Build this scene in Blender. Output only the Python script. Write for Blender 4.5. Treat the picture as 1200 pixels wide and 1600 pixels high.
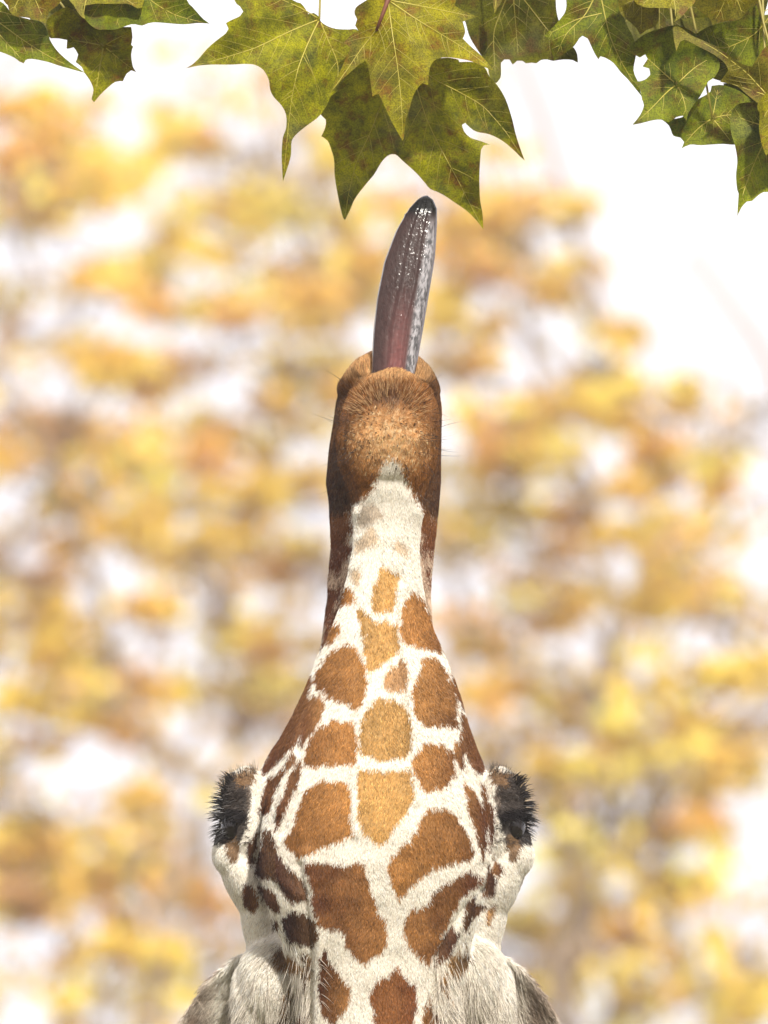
import bpy, bmesh, math, random
import numpy as np
from mathutils import Vector, Matrix, noise as mnoise
from mathutils.geometry import delaunay_2d_cdt
from mathutils.bvhtree import BVHTree

rng = np.random.default_rng(11)
random.seed(11)
sc = bpy.context.scene
col = sc.collection
for o in list(bpy.data.objects):
    bpy.data.objects.remove(o)

# ------------------------------------------------------------------ camera
TH = math.radians(20.0)          # the camera looks up at the reaching head
D = 6.0                          # metres to the giraffe's chin
S = 0.00066                      # metres per photograph pixel at that distance
H = np.array([0.0, 0.0, 1.65 + D * math.sin(TH)])
AX = np.array([1.0, 0, 0])
AD = np.array([0, math.cos(TH), math.sin(TH)])
AU = np.array([0, -math.sin(TH), math.cos(TH)])
cam_d = bpy.data.cameras.new('camera')
cam = bpy.data.objects.new('camera', cam_d)
col.objects.link(cam)
cam.location = H - AD * D
cam.rotation_euler = (math.pi / 2 + TH, 0, 0)
cam_d.sensor_fit = 'VERTICAL'
cam_d.sensor_height = 36.0
cam_d.lens = 36.0 * D / (1600 * S)
cam_d.clip_end = 1000
cam_d.dof.use_dof = True
cam_d.dof.focus_distance = D - 0.06
cam_d.dof.aperture_fstop = (cam_d.lens / 1000) / 0.042
sc.camera = cam

# ------------------------------------------------------------------ world, sun, exposure
SUN_EL, SUN_AZ = math.radians(26), math.radians(14)   # behind the camera, a little to its right
w = bpy.data.worlds.new('World')
sc.world = w
w.use_nodes = True
nt = w.node_tree
bg = nt.nodes['Background']
sky = nt.nodes.new('ShaderNodeTexSky')
sky.sky_type = 'NISHITA'
sky.sun_disc = False
sky.sun_elevation = SUN_EL
sky.sun_rotation = math.pi - SUN_AZ
sky.dust_density = 4.0
sc_ = nt.nodes.new('ShaderNodeVectorMath'); sc_.operation = 'SCALE'
sc_.inputs[3].default_value = 0.10
nt.links.new(sky.outputs[0], sc_.inputs[0])
tc = nt.nodes.new('ShaderNodeTexCoord')
nz = nt.nodes.new('ShaderNodeTexNoise')
nz.inputs['Scale'].default_value = 2.2
nz.inputs['Detail'].default_value = 5
nt.links.new(tc.outputs['Generated'], nz.inputs['Vector'])
mr = nt.nodes.new('ShaderNodeMapRange')
mr.inputs[1].default_value = 0.25; mr.inputs[2].default_value = 0.6
mr.inputs[3].default_value = 0.72; mr.inputs[4].default_value = 1.0
nt.links.new(nz.outputs[0], mr.inputs[0])
mx = nt.nodes.new('ShaderNodeMix'); mx.data_type = 'RGBA'
nt.links.new(mr.outputs[0], mx.inputs[0])
nt.links.new(sc_.outputs[0], mx.inputs[6])
mx.inputs[7].default_value = (.86, .83, .86, 1)     # thin bright cloud veil
nt.links.new(mx.outputs[2], bg.inputs[0])
bg.inputs[1].default_value = 1.0

sun_d = bpy.data.lights.new('sun', 'SUN')
sun_d.energy = 4.6
sun_d.angle = math.radians(3)
sun_d.color = (1.0, 0.95, 0.86)
sun = bpy.data.objects.new('sun', sun_d)
col.objects.link(sun)
sdir = Vector((math.sin(SUN_AZ) * math.cos(SUN_EL), -math.cos(SUN_AZ) * math.cos(SUN_EL), math.sin(SUN_EL)))
sun.rotation_euler = sdir.to_track_quat('Z', 'Y').to_euler()
sun.location = (3, -8, 12)

sc.view_settings.view_transform = 'Standard'
sc.view_settings.look = 'None'
sc.view_settings.exposure = 0.66
sc.view_settings.gamma = 1.0
sc.render.engine = 'CYCLES'
sc.cycles.use_denoising = True
sc.cycles.max_bounces = 8
sc.cycles.transparent_max_bounces = 8

# ------------------------------------------------------------------ helpers
def hw(P):
    """head frame (x right, y away from the camera's line, z along the head) to world"""
    P = np.asarray(P, float)
    return H + P[..., 0:1] * AX + P[..., 1:2] * AD + P[..., 2:3] * AU

def px3(px, py, y=0.0):
    """photograph pixel at depth y behind the head plane to the head frame"""
    px = np.asarray(px, float); py = np.asarray(py, float); y = np.asarray(y, float) + 0 * px
    k = S * (D + y) / D
    return np.stack([(px - 600) * k, y, (800 - py) * k], -1)

def topx(P):
    k = S * (D + P[:, 1]) / D
    return np.stack([600 + P[:, 0] / k, 800 - P[:, 2] / k], -1)

def tag(o, label=None, cat=None, group=None, kind=None):
    if label: o['label'] = label
    if cat: o['category'] = cat
    if group: o['group'] = group
    if kind: o['kind'] = kind
    return o

def empty(name, loc):
    e = bpy.data.objects.new(name, None)
    e.location = loc
    e.empty_display_size = 0.3
    col.objects.link(e)
    return e

def mesh_obj(name, verts, faces, mat, parent=None, smooth=True):
    """verts in world space; the object's origin is its parent's"""
    v = np.asarray(verts, float)
    if parent is not None:
        q = parent
        while q is not None:
            v = v - np.array(q.location); q = q.parent
    me = bpy.data.meshes.new(name)
    me.from_pydata(v.tolist(), [], [tuple(map(int, f)) for f in faces])
    me.update()
    if smooth:
        me.polygons.foreach_set('use_smooth', [True] * len(me.polygons))
    o = bpy.data.objects.new(name, me)
    if mat: me.materials.append(mat)
    col.objects.link(o)
    if parent is not None: o.parent = parent
    return o

def set_col(me, name, rgb, domain='POINT'):
    a = me.attributes.new(name, 'FLOAT_COLOR', domain)
    c = np.ones((len(rgb), 4), np.float32); c[:, :3] = rgb
    a.data.foreach_set('color', c.ravel())

def nmat(name):
    m = bpy.data.materials.new(name)
    m.use_nodes = True
    n = m.node_tree.nodes; l = m.node_tree.links
    return m, n, l, n['Principled BSDF']

def tube(path, rad, seg=8, caps=True):
    path = np.asarray(path, float); n = len(path)
    rad = np.broadcast_to(np.asarray(rad, float), (n,))
    t = np.gradient(path, axis=0)
    t /= np.linalg.norm(t, axis=1, keepdims=True) + 1e-12
    up = np.array([0.31, 0.17, 0.93]) if abs(t[0, 2]) < 0.8 else np.array([0.9, 0.3, 0.1])
    vs, fs = [], []
    for i in range(n):
        a = np.cross(t[i], up); a /= np.linalg.norm(a) + 1e-12
        b = np.cross(a, t[i])
        for k in range(seg):
            g = 2 * math.pi * k / seg
            vs.append(path[i] + rad[i] * (math.cos(g) * a + math.sin(g) * b))
    for i in range(n - 1):
        for k in range(seg):
            k2 = (k + 1) % seg
            fs.append((i * seg + k, i * seg + k2, (i + 1) * seg + k2, (i + 1) * seg + k))
    if caps:
        fs.append(tuple(range(seg))[::-1]); fs.append(tuple((n - 1) * seg + k for k in range(seg)))
    return vs, fs

def merge(parts):
    V, F, n = [], [], 0
    for v, f in parts:
        V.extend(list(v)); F.extend([tuple(i + n for i in q) for q in f]); n += len(v)
    return V, F

def smooth1(a, k=2):
    for _ in range(k):
        p = np.concatenate([a[:1], a, a[-1:]]); a = (p[:-2] + 2 * p[1:-1] + p[2:]) / 4
    return a

def vnoise(P, scale, seed=0.0):
    """cheap smooth value noise, vectorised"""
    P = np.asarray(P, float) * scale + seed * 17.31
    i = np.floor(P).astype(np.int64); f = P - i; f = f * f * (3 - 2 * f)
    out = 0
    for dx in (0, 1):
        for dy in (0, 1):
            for dz in (0, 1):
                h = (i[:, 0] + dx) * 374761393 + (i[:, 1] + dy) * 668265263 + (i[:, 2] + dz) * 2147483647
                h = (h ^ (h >> 13)) * 1274126177
                h = ((h ^ (h >> 16)) & 0xffff) / 65535.0
                wx = f[:, 0] if dx else 1 - f[:, 0]
                wy = f[:, 1] if dy else 1 - f[:, 1]
                wz = f[:, 2] if dz else 1 - f[:, 2]
                out = out + h * wx * wy * wz
    return out

def grow(poly, d):
    P = np.array(poly, float); c = P.mean(0); v = P - c
    return P + v / (np.linalg.norm(v, axis=1, keepdims=True) + 1e-9) * d

def inpoly(P, poly):
    x, y = P[:, 0], P[:, 1]
    poly = np.asarray(poly, float)
    r = np.zeros(len(P), bool)
    m = (x >= poly[:, 0].min()) & (x <= poly[:, 0].max()) & (y >= poly[:, 1].min()) & (y <= poly[:, 1].max())
    idx = np.nonzero(m)[0]
    if len(idx) == 0: return r
    xs, ys = x[idx], y[idx]; c = np.zeros(len(idx), bool)
    j = len(poly) - 1
    for i in range(len(poly)):
        xi, yi = poly[i]; xj, yj = poly[j]
        if yi != yj:
            c ^= ((yi > ys) != (yj > ys)) & (xs < (xj - xi) * (ys - yi) / (yj - yi) + xi)
        j = i
    r[idx] = c
    return r

# ------------------------------------------------------------------ ground
def ground():
    m, n, l, p = nmat('grass_ground')
    a = n.new('ShaderNodeTexNoise'); a.inputs['Scale'].default_value = 60; a.inputs['Detail'].default_value = 8
    r = n.new('ShaderNodeValToRGB')
    r.color_ramp.elements[0].color = (0.06, 0.07, 0.02, 1); r.color_ramp.elements[1].color = (0.17, 0.14, 0.05, 1)
    l.new(a.outputs[0], r.inputs[0]); l.new(r.outputs[0], p.inputs['Base Color'])
    p.inputs['Roughness'].default_value = 0.9
    N = 40
    xs = np.linspace(-120, 120, N)
    V = [(x, y, 0.0) for y in xs for x in xs]
    F = [(j * N + i, j * N + i + 1, (j + 1) * N + i + 1, (j + 1) * N + i) for j in range(N - 1) for i in range(N - 1)]
    tag(mesh_obj('ground', V, F, m), kind='structure')
ground()

# ------------------------------------------------------------------ background trees
def leaf_mat(name, trans):
    m, n, l, p = nmat(name)
    a = n.new('ShaderNodeAttribute'); a.attribute_name = 'leaf_color'
    l.new(a.outputs['Color'], p.inputs['Base Color'])
    p.inputs['Roughness'].default_value = 0.55
    t = n.new('ShaderNodeBsdfTranslucent'); l.new(a.outputs['Color'], t.inputs['Color'])
    mxs = n.new('ShaderNodeMixShader'); mxs.inputs[0].default_value = trans
    l.new(p.outputs[0], mxs.inputs[1]); l.new(t.outputs[0], mxs.inputs[2])
    l.new(mxs.outputs[0], n['Material Output'].inputs[0])
    return m
M_AUT = leaf_mat('autumn_leaf', 0.32)
mb, nb, lb, pb = nmat('bark')
na = nb.new('ShaderNodeTexNoise'); na.inputs['Scale'].default_value = 9; na.inputs['Detail'].default_value = 6
ra = nb.new('ShaderNodeValToRGB')
ra.color_ramp.elements[0].color = (0.17, 0.115, 0.075, 1); ra.color_ramp.elements[1].color = (0.40, 0.30, 0.21, 1)
lb.new(na.outputs[0], ra.inputs[0]); lb.new(ra.outputs[0], pb.inputs['Base Color'])
bu = nb.new('ShaderNodeBump'); bu.inputs['Strength'].default_value = 0.5
lb.new(na.outputs[0], bu.inputs['Height']); lb.new(bu.outputs[0], pb.inputs['Normal'])
pb.inputs['Roughness'].default_value = 0.9
M_BARK = mb

PAL = np.array([(0.86, 0.63, 0.09), (0.85, 0.55, 0.09), (0.80, 0.45, 0.09), (0.86, 0.71, 0.12), (0.80, 0.68, 0.11), (0.60, 0.36, 0.15)])

def world_of(px, py, dist):
    """direction of a pixel, at a chosen distance beyond the head plane"""
    k = S * dist / D
    return H - AD * D + AX * (px - 600) * k + AU * (800 - py) * k + AD * dist

def autumn_tree(label, base, height, lean, clumps, hue, seed):
    """clumps: (world centre, radius, leaves)"""
    r = np.random.default_rng(seed)
    e = empty('autumn_tree', base)
    tag(e, label, 'tree', 'autumn trees behind the giraffe')
    base = np.array(base, float)
    top = base + np.array([lean[0], lean[1], height])
    t = np.linspace(0, 1, 14)[:, None]
    spine = base + (top - base) * t
    spine[1:, :2] += smooth1(r.normal(0, 0.28, (13, 2)), 1)
    parts = [tube(spine, 0.26 * (1 - 0.9 * t[:, 0]) + 0.02, 8)]
    cl = np.array([c[0] for c in clumps])
    def kmeans(pts, K):
        cen = pts[r.choice(len(pts), K, replace=False)].copy()
        for _ in range(6):
            own = np.argmin(((pts[:, None] - cen[None]) ** 2).sum(-1), 1)
            for k in range(K):
                if (own == k).any(): cen[k] = pts[own == k].mean(0)
        return cen, own
    nodes = [spine[5:]]
    hi = cl[cl[:, 2] > top[2] + 0.6]
    for c in kmeans(hi, min(4, len(hi)))[0]:                # boughs
        a = spine[r.integers(9, 14)]
        u = np.linspace(0, 1, 14)[:, None]
        c = c + (c - a) * 0.25
        pth = a + (c - a) * u + np.array([r.choice([-1, 1]) * r.uniform(.5, 1.3), 0, 0]) * np.sin(u * 3.14)
        pth[1:] += smooth1(r.normal(0, .22, (13, 3)), 1)
        parts.append(tube(pth, np.linspace(0.062, 0.025, 14), 7)); nodes.append(pth)
    nodes = np.concatenate(nodes)
    K = max(6, len(cl) // 9)
    cen, own = kmeans(cl, K)
    for k in range(K):
        c = cen[k]
        v = c - nodes
        i = int(np.argmin(np.linalg.norm(v, axis=1) + 1.2 * np.abs(v[:, 2] - .5 * np.linalg.norm(v[:, :2], axis=1))))
        a = nodes[i]
        u = np.linspace(0, 1, 9)[:, None]
        pth = a + (c - a) * u + np.array([0, 0, 0.12]) * np.sin(u * 3.14) * np.linalg.norm(c - a) * 0.5
        pth[1:-1] += r.normal(0, 0.06, (7, 3))
        parts.append(tube(pth, np.linspace(0.030, 0.012, 9), 6))
        for q in np.nonzero(own == k)[0]:
            u = np.linspace(0, 1, 6)[:, None]
            s0 = pth[r.integers(4, 9)]
            tw = s0 + (cl[q] - s0) * u
            tw[1:] += r.normal(0, 0.035, (5, 3))
            parts.append(tube(tw, np.linspace(0.011, 0.005, 6), 4))
    V, F = merge(parts)
    mesh_obj('trunk', V, F, M_BARK, e)
    # crown: folded leaf blades round the clump centres
    LV, LF, LC = [], [], []
    n = 0
    shape = np.array([(0, -.5, 0), (.28, -.32, .06), (.5, .02, .1), (.25, .12, .05), (0, .55, 0), (-.25, .12, .05), (-.5, .02, .1), (-.28, -.32, .06)])
    for c, rad, cnt in clumps:
        base_c = PAL[r.choice(len(PAL), p=hue)]
        d = r.normal(0, 1, (cnt, 3)); d /= np.linalg.norm(d, axis=1, keepdims=True)
        pos = c + d * rad * (r.random((cnt, 1)) ** 0.6) * np.array([1.45, 1.0, 0.62])
        for p in pos:
            sz = r.uniform(0.07, 0.125)
            a = r.normal(0, 1, 3); a[2] -= 0.8; a /= np.linalg.norm(a)
            b = np.cross(a, r.normal(0, 1, 3)); b /= np.linalg.norm(b)
            nn = np.cross(a, b)
            vv = p + sz * (shape[:, 0:1] * b + shape[:, 1:2] * a + shape[:, 2:3] * nn)
            LV.append(vv)
            LF += [(n, n + 1, n + 2, n + 3, n + 4), (n, n + 4, n + 5, n + 6, n + 7)]
            n += 8
            cc = base_c * r.uniform(0.75, 1.12) if r.random() < 0.75 else PAL[r.integers(len(PAL))] * r.uniform(0.7, 1.05)
            LC.append(np.repeat(np.clip(cc, 0, 0.86)[None], 8, 0))
    o = mesh_obj('crown', np.concatenate(LV), LF, M_AUT, e, smooth=False)
    set_col(o.data, 'leaf_color', np.concatenate(LC))
    return e

def frame_mask(px, py):
    """how leafy the view is there: open sky top right and along the top"""
    px = 1200 - (px - 1200) if px > 1300 else px          # the gap closes again towards the next tree
    edge = py - (-40 + 1.35 * max(0, px - 700))          # diagonal border of the open sky
    if px < 700: edge = py - 60
    v = min(1.0, max(0.0, 0.08 + edge / 320.0))
    if px > 900: v *= 0.80
    return v

trees = [  # px of the trunk's axis, distance, label, hue weights, seed
    (60, 31.0, 'golden autumn tree with orange leaves, leftmost crown behind the giraffe', (.30, .24, .20, .12, .06, .08), 3),
    (400, 35.0, 'tall yellow autumn tree with bare grey limbs showing, beside the orange one', (.34, .16, .12, .22, .10, .06), 4),
    (760, 33.0, 'yellow autumn tree rising straight behind the giraffe\'s muzzle', (.36, .2, .12, .2, .06, .06), 5),
    (-620, 33.0, 'broad golden autumn tree standing beyond the orange one, farthest from the plane tree', (.32, .22, .16, .16, .08, .06), 7),
    (1900, 34.0, 'tall amber autumn tree past the sparse lower one, on the plane tree\'s side', (.34, .22, .14, .18, .06, .06), 8),
    (-1300, 36.0, 'pale yellow autumn tree at the end of the row, past the broad golden one', (.30, .18, .12, .26, .10, .04), 9),
    (2600, 35.0, 'rusty autumn tree behind the plane tree\'s trunk', (.24, .24, .26, .12, .06, .08), 10),
    (1130, 30.0, 'lower sparse yellow autumn tree under the open white sky', (.34, .22, .14, .18, .06, .06), 6),
]
# leaf clusters read from the photograph (pixel centre, pixel radius)
BLOBS = [(960,610,50),(1060,620,40),(1110,740,45),(1020,750,50),(440,1120,50),(380,1060,50),(470,1080,40),(600,400,45),(545,420,50),(710,480,50),(520,600,50),(700,360,40),(620,330,30),(470,700,50),(40,170,50),(140,210,60),(250,250,50),(330,210,40),(30,330,50),(280,380,50),(560,330,40),(560,470,50),(470,530,60),(150,420,60),(520,250,40),(150,320,80),(60,240,60),(230,460,60),(60,560,80),(200,600,70),(330,330,60),(420,300,60),(480,430,60),(360,480,50),(90,680,80),
 (220,720,80),(340,690,80),(430,600,60),(160,800,60),(300,850,80),(420,760,70),(470,880,60),(60,900,50),(110,1010,70),(240,960,60),(360,980,60),
 (440,1000,60),(60,1100,60),(300,1090,70),(200,1130,60),(40,1340,70),(130,1330,80),(220,1290,60),(300,1420,60),(60,1440,60),(160,1480,60),(260,1520,50),
 (800,300,60),(880,330,50),(760,420,60),(740,560,70),(830,620,60),(900,450,50),(970,500,40),(760,700,70),(860,720,70),(980,680,60),(740,830,70),(840,850,70),
 (960,830,40),(1010,960,70),(1100,930,50),(860,960,50),(780,1030,60),(900,1100,60),(1060,1150,80),(1160,1040,50),(860,1190,50),(960,1180,50),(1130,1290,50),
 (900,1380,60),(860,1300,50),(930,1460,50),(1050,1400,40),(1170,1180,50),(1000,1560,40),(1150,1570,40),(830,1440,40)]
owners = [[] for _ in trees]
for bx, by, br in BLOBS:
    for q in range(3):
        x = bx + rng.normal(0, br * 0.55); y = by + rng.normal(0, br * 0.4)
        i = int(np.argmin([abs(x - t[0]) + rng.uniform(0, 120) for t in trees]))
        dist = trees[i][1] + rng.uniform(-1.8, 1.8)
        owners[i].append((world_of(x, y, dist), br * S * dist / D * rng.uniform(0.5, 0.8), int(28 + br * 0.45)))
for q in range(2000):
    x = rng.uniform(-1700, 3000) if q >= 560 else rng.uniform(-60, 1260); y = rng.uniform(60, 1660)
    if q >= 560 and -60 < x < 1260: continue
    if rng.random() > frame_mask(x, y): continue
    i = int(np.argmin([abs(x - t[0]) + rng.uniform(0, 160) for t in trees]))
    dist = trees[i][1] + rng.uniform(-2.2, 2.2)
    owners[i].append((world_of(x, y, dist), rng.uniform(0.10, 0.24) * (1.5 if q >= 560 else 1), int(rng.integers(7, 18)) * (2 if q >= 560 else 1)))
for i, (tx, dist, lab, hue, seed) in enumerate(trees):
    c = world_of(tx, 800, dist)
    top_h = (9.0, 9.6, 9.4, 9.2, 9.4, 9.6, 9.4, 8.6)[i]
    r = np.random.default_rng(seed + 50)
    for q in range(90):      # the crown goes on below and beside the frame
        x = c[0] + r.normal(0, 1.7); z = r.uniform(4.5, 9.3)
        owners[i].append((np.array([x, c[1] + r.normal(0, 1.4), z]), r.uniform(0.25, 0.42), int(r.integers(12, 24))))
    autumn_tree(lab, (c[0], c[1], 0), top_h, (r.normal(0, .4), r.normal(0, .3)), owners[i], hue, seed)

# ------------------------------------------------------------------ giraffe: shape
def loft(rows, nseg=72, nz_=260, expo=2.2, sm=3):
    """rows: (photo y, left px, right px, front depth, back depth) from top to bottom, closed at both ends"""
    R = np.array(rows, float)
    q = np.linspace(R[0, 0], R[-1, 0], nz_)
    A = [q] + [smooth1(np.interp(q, R[:, 0], R[:, k]), sm) for k in range(1, 5)]
    V, F = [], []
    g = np.arange(nseg) * 2 * math.pi / nseg
    cx, cy = np.cos(g), np.sin(g)
    ex = np.sign(cx) * np.abs(cx) ** (2 / expo); ey = np.sign(cy) * np.abs(cy) ** (2 / expo)
    for i in range(nz_):
        py, xl, xr, yf, yb = [a[i] for a in A]
        yy = (yf + yb) / 2 + ey * (yb - yf) / 2
        xx = (xl + xr) / 2 + ex * (xr - xl) / 2
        V.append(px3(xx, np.full(nseg, py), yy * 0 + (yf + yb) / 2) * [1, 0, 1] + np.stack([yy * 0, yy, yy * 0], -1))
    V = np.concatenate(V)
    for i in range(nz_ - 1):
        for k in range(nseg):
            k2 = (k + 1) % nseg
            F.append((i * nseg + k, i * nseg + k2, (i + 1) * nseg + k2, (i + 1) * nseg + k))
    F.append(tuple(range(nseg))[::-1]); F.append(tuple((nz_ - 1) * nseg + k for k in range(nseg)))
    return V, F

def ellipsoid(c, r, rot=None, n=20):
    V, F = [], []
    for i in range(n + 1):
        a = math.pi * i / n
        for k in range(2 * n):
            b = math.pi * k / n
            V.append((r[0] * math.sin(a) * math.cos(b), r[1] * math.sin(a) * math.sin(b), r[2] * math.cos(a)))
    V = np.array(V)
    if rot is not None: V = V @ np.array(rot).T
    V = V + np.array(c)
    for i in range(n):
        for k in range(2 * n):
            k2 = (k + 1) % (2 * n)
            F.append((i * 2 * n + k, i * 2 * n + k2, (i + 1) * 2 * n + k2, (i + 1) * 2 * n + k))
    return V, F

def remesh(parts, voxel, smooth_it, clip=None):
    V, F = merge(parts)
    me = bpy.data.meshes.new('t'); me.from_pydata([tuple(v) for v in V], [], F); me.update()
    bm = bmesh.new(); bm.from_mesh(me)
    bmesh.ops.remove_doubles(bm, verts=bm.verts, dist=1e-6)
    bmesh.ops.recalc_face_normals(bm, faces=bm.faces)
    bm.to_mesh(me); bm.free()
    o = bpy.data.objects.new('t', me); col.objects.link(o)
    m = o.modifiers.new('r', 'REMESH'); m.mode = 'VOXEL'; m.voxel_size = voxel
    if smooth_it:
        m = o.modifiers.new('s', 'SMOOTH'); m.factor = 0.5; m.iterations = smooth_it
    dg = bpy.context.evaluated_depsgraph_get()
    e = o.evaluated_get(dg)
    m2 = bpy.data.meshes.new_from_object(e)
    bpy.data.objects.remove(o)
    bm = bmesh.new(); bm.from_mesh(m2)
    if clip:
        bmesh.ops.bisect_plane(bm, geom=bm.verts[:] + bm.edges[:] + bm.faces[:], plane_co=clip[0], plane_no=clip[1], clear_outer=True)
    bm.verts.ensure_lookup_table()
    P = np.array([v.co[:] for v in bm.verts])
    N = np.array([v.normal[:] for v in bm.verts])
    bm.verts.index_update()
    Q = [tuple(v.index for v in f.verts) for f in bm.faces]
    bm.free(); bpy.data.meshes.remove(m2)
    return P, N, Q

UPPER = [  # skull, upper jaw and cheeks, behind the lower jaw
 (546, 604, 626, .016, .030), (548, 590, 634, .008, .045), (554, 574, 646, .0, .058), (564, 559, 659, -.008, .068), (580, 544, 673, -.012, .078), (605, 531, 685, -.014, .088),
 (640, 525, 690, -.014, .094), (700, 516, 689, -.012, .098), (750, 511, 688, -.008, .104), (800, 516, 685, .0, .112),
 (850, 518, 679, .004, .118), (900, 514, 674, .004, .125), (960, 510, 672, .0, .132), (1010, 503, 678, -.005, .14),
 (1060, 484, 702, -.01, .15), (1110, 462, 722, -.015, .158), (1160, 434, 740, -.02, .166), (1200, 410, 757, -.024, .172),
 (1250, 392, 772, -.026, .18), (1300, 384, 782, -.028, .185), (1350, 380, 788, -.03, .188), (1400, 386, 778, -.03, .188),
 (1450, 398, 762, -.03, .185), (1500, 418, 752, -.03, .18), (1560, 440, 742, -.03, .175), (1640, 450, 745, -.03, .168)]
JAW = [  # lower lip, chin, jaw, throat and the front of the neck
 (577, 606, 622, -.018, -.010), (579, 596, 632, -.026, -.002), (584, 582, 644, -.036, .006), (592, 566, 658, -.050, .014), (604, 552, 670, -.064, .02), (622, 539, 681, -.077, .022),
 (650, 530, 687, -.081, .022), (690, 524, 686, -.081, .022), (725, 527, 683, -.073, .02), (760, 540, 670, -.062, .02),
 (790, 548, 664, -.055, .02), (820, 553, 657, -.052, .02), (860, 551, 654, -.053, .02), (900, 545, 657, -.056, .02),
 (950, 533, 664, -.062, .02), (1000, 513, 682, -.069, .02), (1050, 490, 706, -.076, .02), (1100, 469, 724, -.083, .02),
 (1150, 448, 737, -.09, .02), (1200, 430, 748, -.096, .02), (1250, 417, 757, -.1, .02), (1300, 408, 763, -.102, .02),
 (1350, 405, 764, -.1, .02), (1400, 412, 757, -.095, .02), (1450, 432, 742, -.088, .03), (1500, 452, 726, -.081, .05),
 (1550, 462, 720, -.077, .08), (1600, 464, 722, -.076, .11), (1700, 458, 736, -.076, .14), (1880, 440, 760, -.078, .15)]

def P1(px, py, y): return px3(px, py, y).tolist()
head = [loft(UPPER, expo=2.3), loft(JAW, expo=2.4, nz_=300)]
for sx in (-1, 1):
    X = (lambda p: p) if sx < 0 else (lambda p: 1166 - p)
    def rotz(deg):                                                              # tilt in the picture plane
        g = math.radians(deg) * sx
        return [[math.cos(g), 0, -math.sin(g)], [0, 1, 0], [math.sin(g), 0, math.cos(g)]]
    head.append(ellipsoid(P1(X(386), 1290, .050), (.028, .050, .062)))          # orbit
    head.append(ellipsoid(P1(X(380), 1238, .045), (.022, .040, .023), rotz(-35)))   # brow and upper lid
    head.append(ellipsoid(P1(X(366), 1338, .038), (.022, .034, .024), rotz(-25)))   # lower lid
    head.append(ellipsoid(P1(X(388), 1375, .045), (.024, .045, .062), rotz(-25)))   # cheek running down to the ear
    head.append(ellipsoid(P1(X(410), 1440, .050), (.022, .045, .060), rotz(-12)))
    # ear: a cupped blade sweeping back and outwards
    base = np.array(P1(X(440), 1530, .075)); tip = np.array(P1(X(243) if sx < 0 else 895, 1730, .10))
    axis = (tip - base); L = np.linalg.norm(axis); axis /= L
    side = np.cross(axis, [0, 1, 0]); side /= np.linalg.norm(side)
    nrm = np.cross(side, axis)
    if nrm[1] > 0: nrm = -nrm
    V, F = [], []
    nu, nv = 22, 20
    for layer in (0, 1):
        for i in range(nu):
            t = i / (nu - 1)
            wd = 0.052 * (math.sin(math.pi * min(1, 0.28 + 0.72 * t)) ** 0.8) * (1 - 0.25 * t) + 0.006
            for j in range(nv):
                s = -1 + 2 * j / (nv - 1)
                cup = 0.030 * s * s * (1 - 0.4 * t)
                th = (0.010 * (1 - 0.6 * t)) * (1 - s * s * 0.6)
                V.append(base + axis * t * L + side * s * wd + nrm * (cup - (th if layer else 0)))
    for i in range(nu - 1):
        for j in range(nv - 1):
            a = i * nv + j; b = nu * nv + a
            F.append((a, a + 1, a + nv + 1, a + nv)); F.append((b, b + nv, b + nv + 1, b + 1))
    for i in range(nu - 1):
        for j in (0, nv - 1):
            a = i * nv + j; b = nu * nv + a; F.append((a, a + nv, b + nv, b))
    for j in range(nv - 1):
        for i in (0, nu - 1):
            a = i * nv + j; b = nu * nv + a; F.append((a, b, b + 1, a + 1))
    head.append((np.array(V), F))
    head.append(ellipsoid(P1(X(428), 1530, .025), (.034, .046, .05)))             # fleshy base of the ear
    head.append(ellipsoid(P1(X(406), 1568, .035), (.028, .038, .055)))
    # horn stump behind the brow (turned away from the camera)
    head.append((lambda vf: vf)(tube(np.array([P1(X(520), 1330, .15), P1(X(505), 1360, .22), P1(X(500), 1385, .30)]), [.03, .022, .024], 14)))
zc = (800 - 1850) * S
hp, hn, hf = remesh(head, 0.0030, 5, ((0, 0, zc), (0, 0, -1)))

# folds of skin: (polyline in photo pixels, height in m, half width in px)
FOLDS = [([(560, 596), (540, 625), (533, 665), (533, 705), (541, 750), (552, 785)], -.0045, 8),
 ([(655, 596), (674, 625), (680, 665), (680, 705), (672, 750), (660, 785)], -.0045, 8),
 ([(570, 612), (607, 606), (645, 612)], -.002, 7),
 ([(565, 770), (590, 752), (625, 752), (650, 770)], -.002, 10),
 ([(560, 800), (550, 880), (532, 960), (505, 1030), (475, 1110), (455, 1180), (437, 1270)], .0028, 7),
 ([(655, 800), (652, 880), (668, 960), (690, 1030), (716, 1110), (733, 1190), (748, 1270), (754, 1340)], .0028, 7),
 ([(573, 960), (572, 1060), (560, 1150), (552, 1250), (556, 1300)], .0026, 7),
 ([(626, 920), (628, 1000), (640, 1080), (648, 1180), (652, 1250)], .0026, 7),
 ([(618, 900), (618, 1000), (632, 1090), (640, 1190)], -.0024, 6),
 ([(462, 1180), (446, 1240), (430, 1310), (436, 1370), (470, 1400)], .002, 7),
 ([(470, 1175), (455, 1240), (440, 1300)], -.002, 6),
 ([(742, 1200), (760, 1270), (764, 1340), (745, 1400), (705, 1470), (690, 1560), (690, 1640)], .0035, 7),
 ([(752, 1390), (716, 1440), (684, 1500), (676, 1600)], -.004, 8),
 ([(478, 1330), (490, 1400), (500, 1470), (498, 1560), (505, 1640)], .003, 8),
 ([(466, 1350), (478, 1420), (486, 1500), (484, 1600)], -.0035, 8)]
hpx = topx(hp)
front = np.clip((-hn[:, 1] + 0.05) * 2.5, 0, 1)
disp = np.zeros(len(hp))
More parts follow.
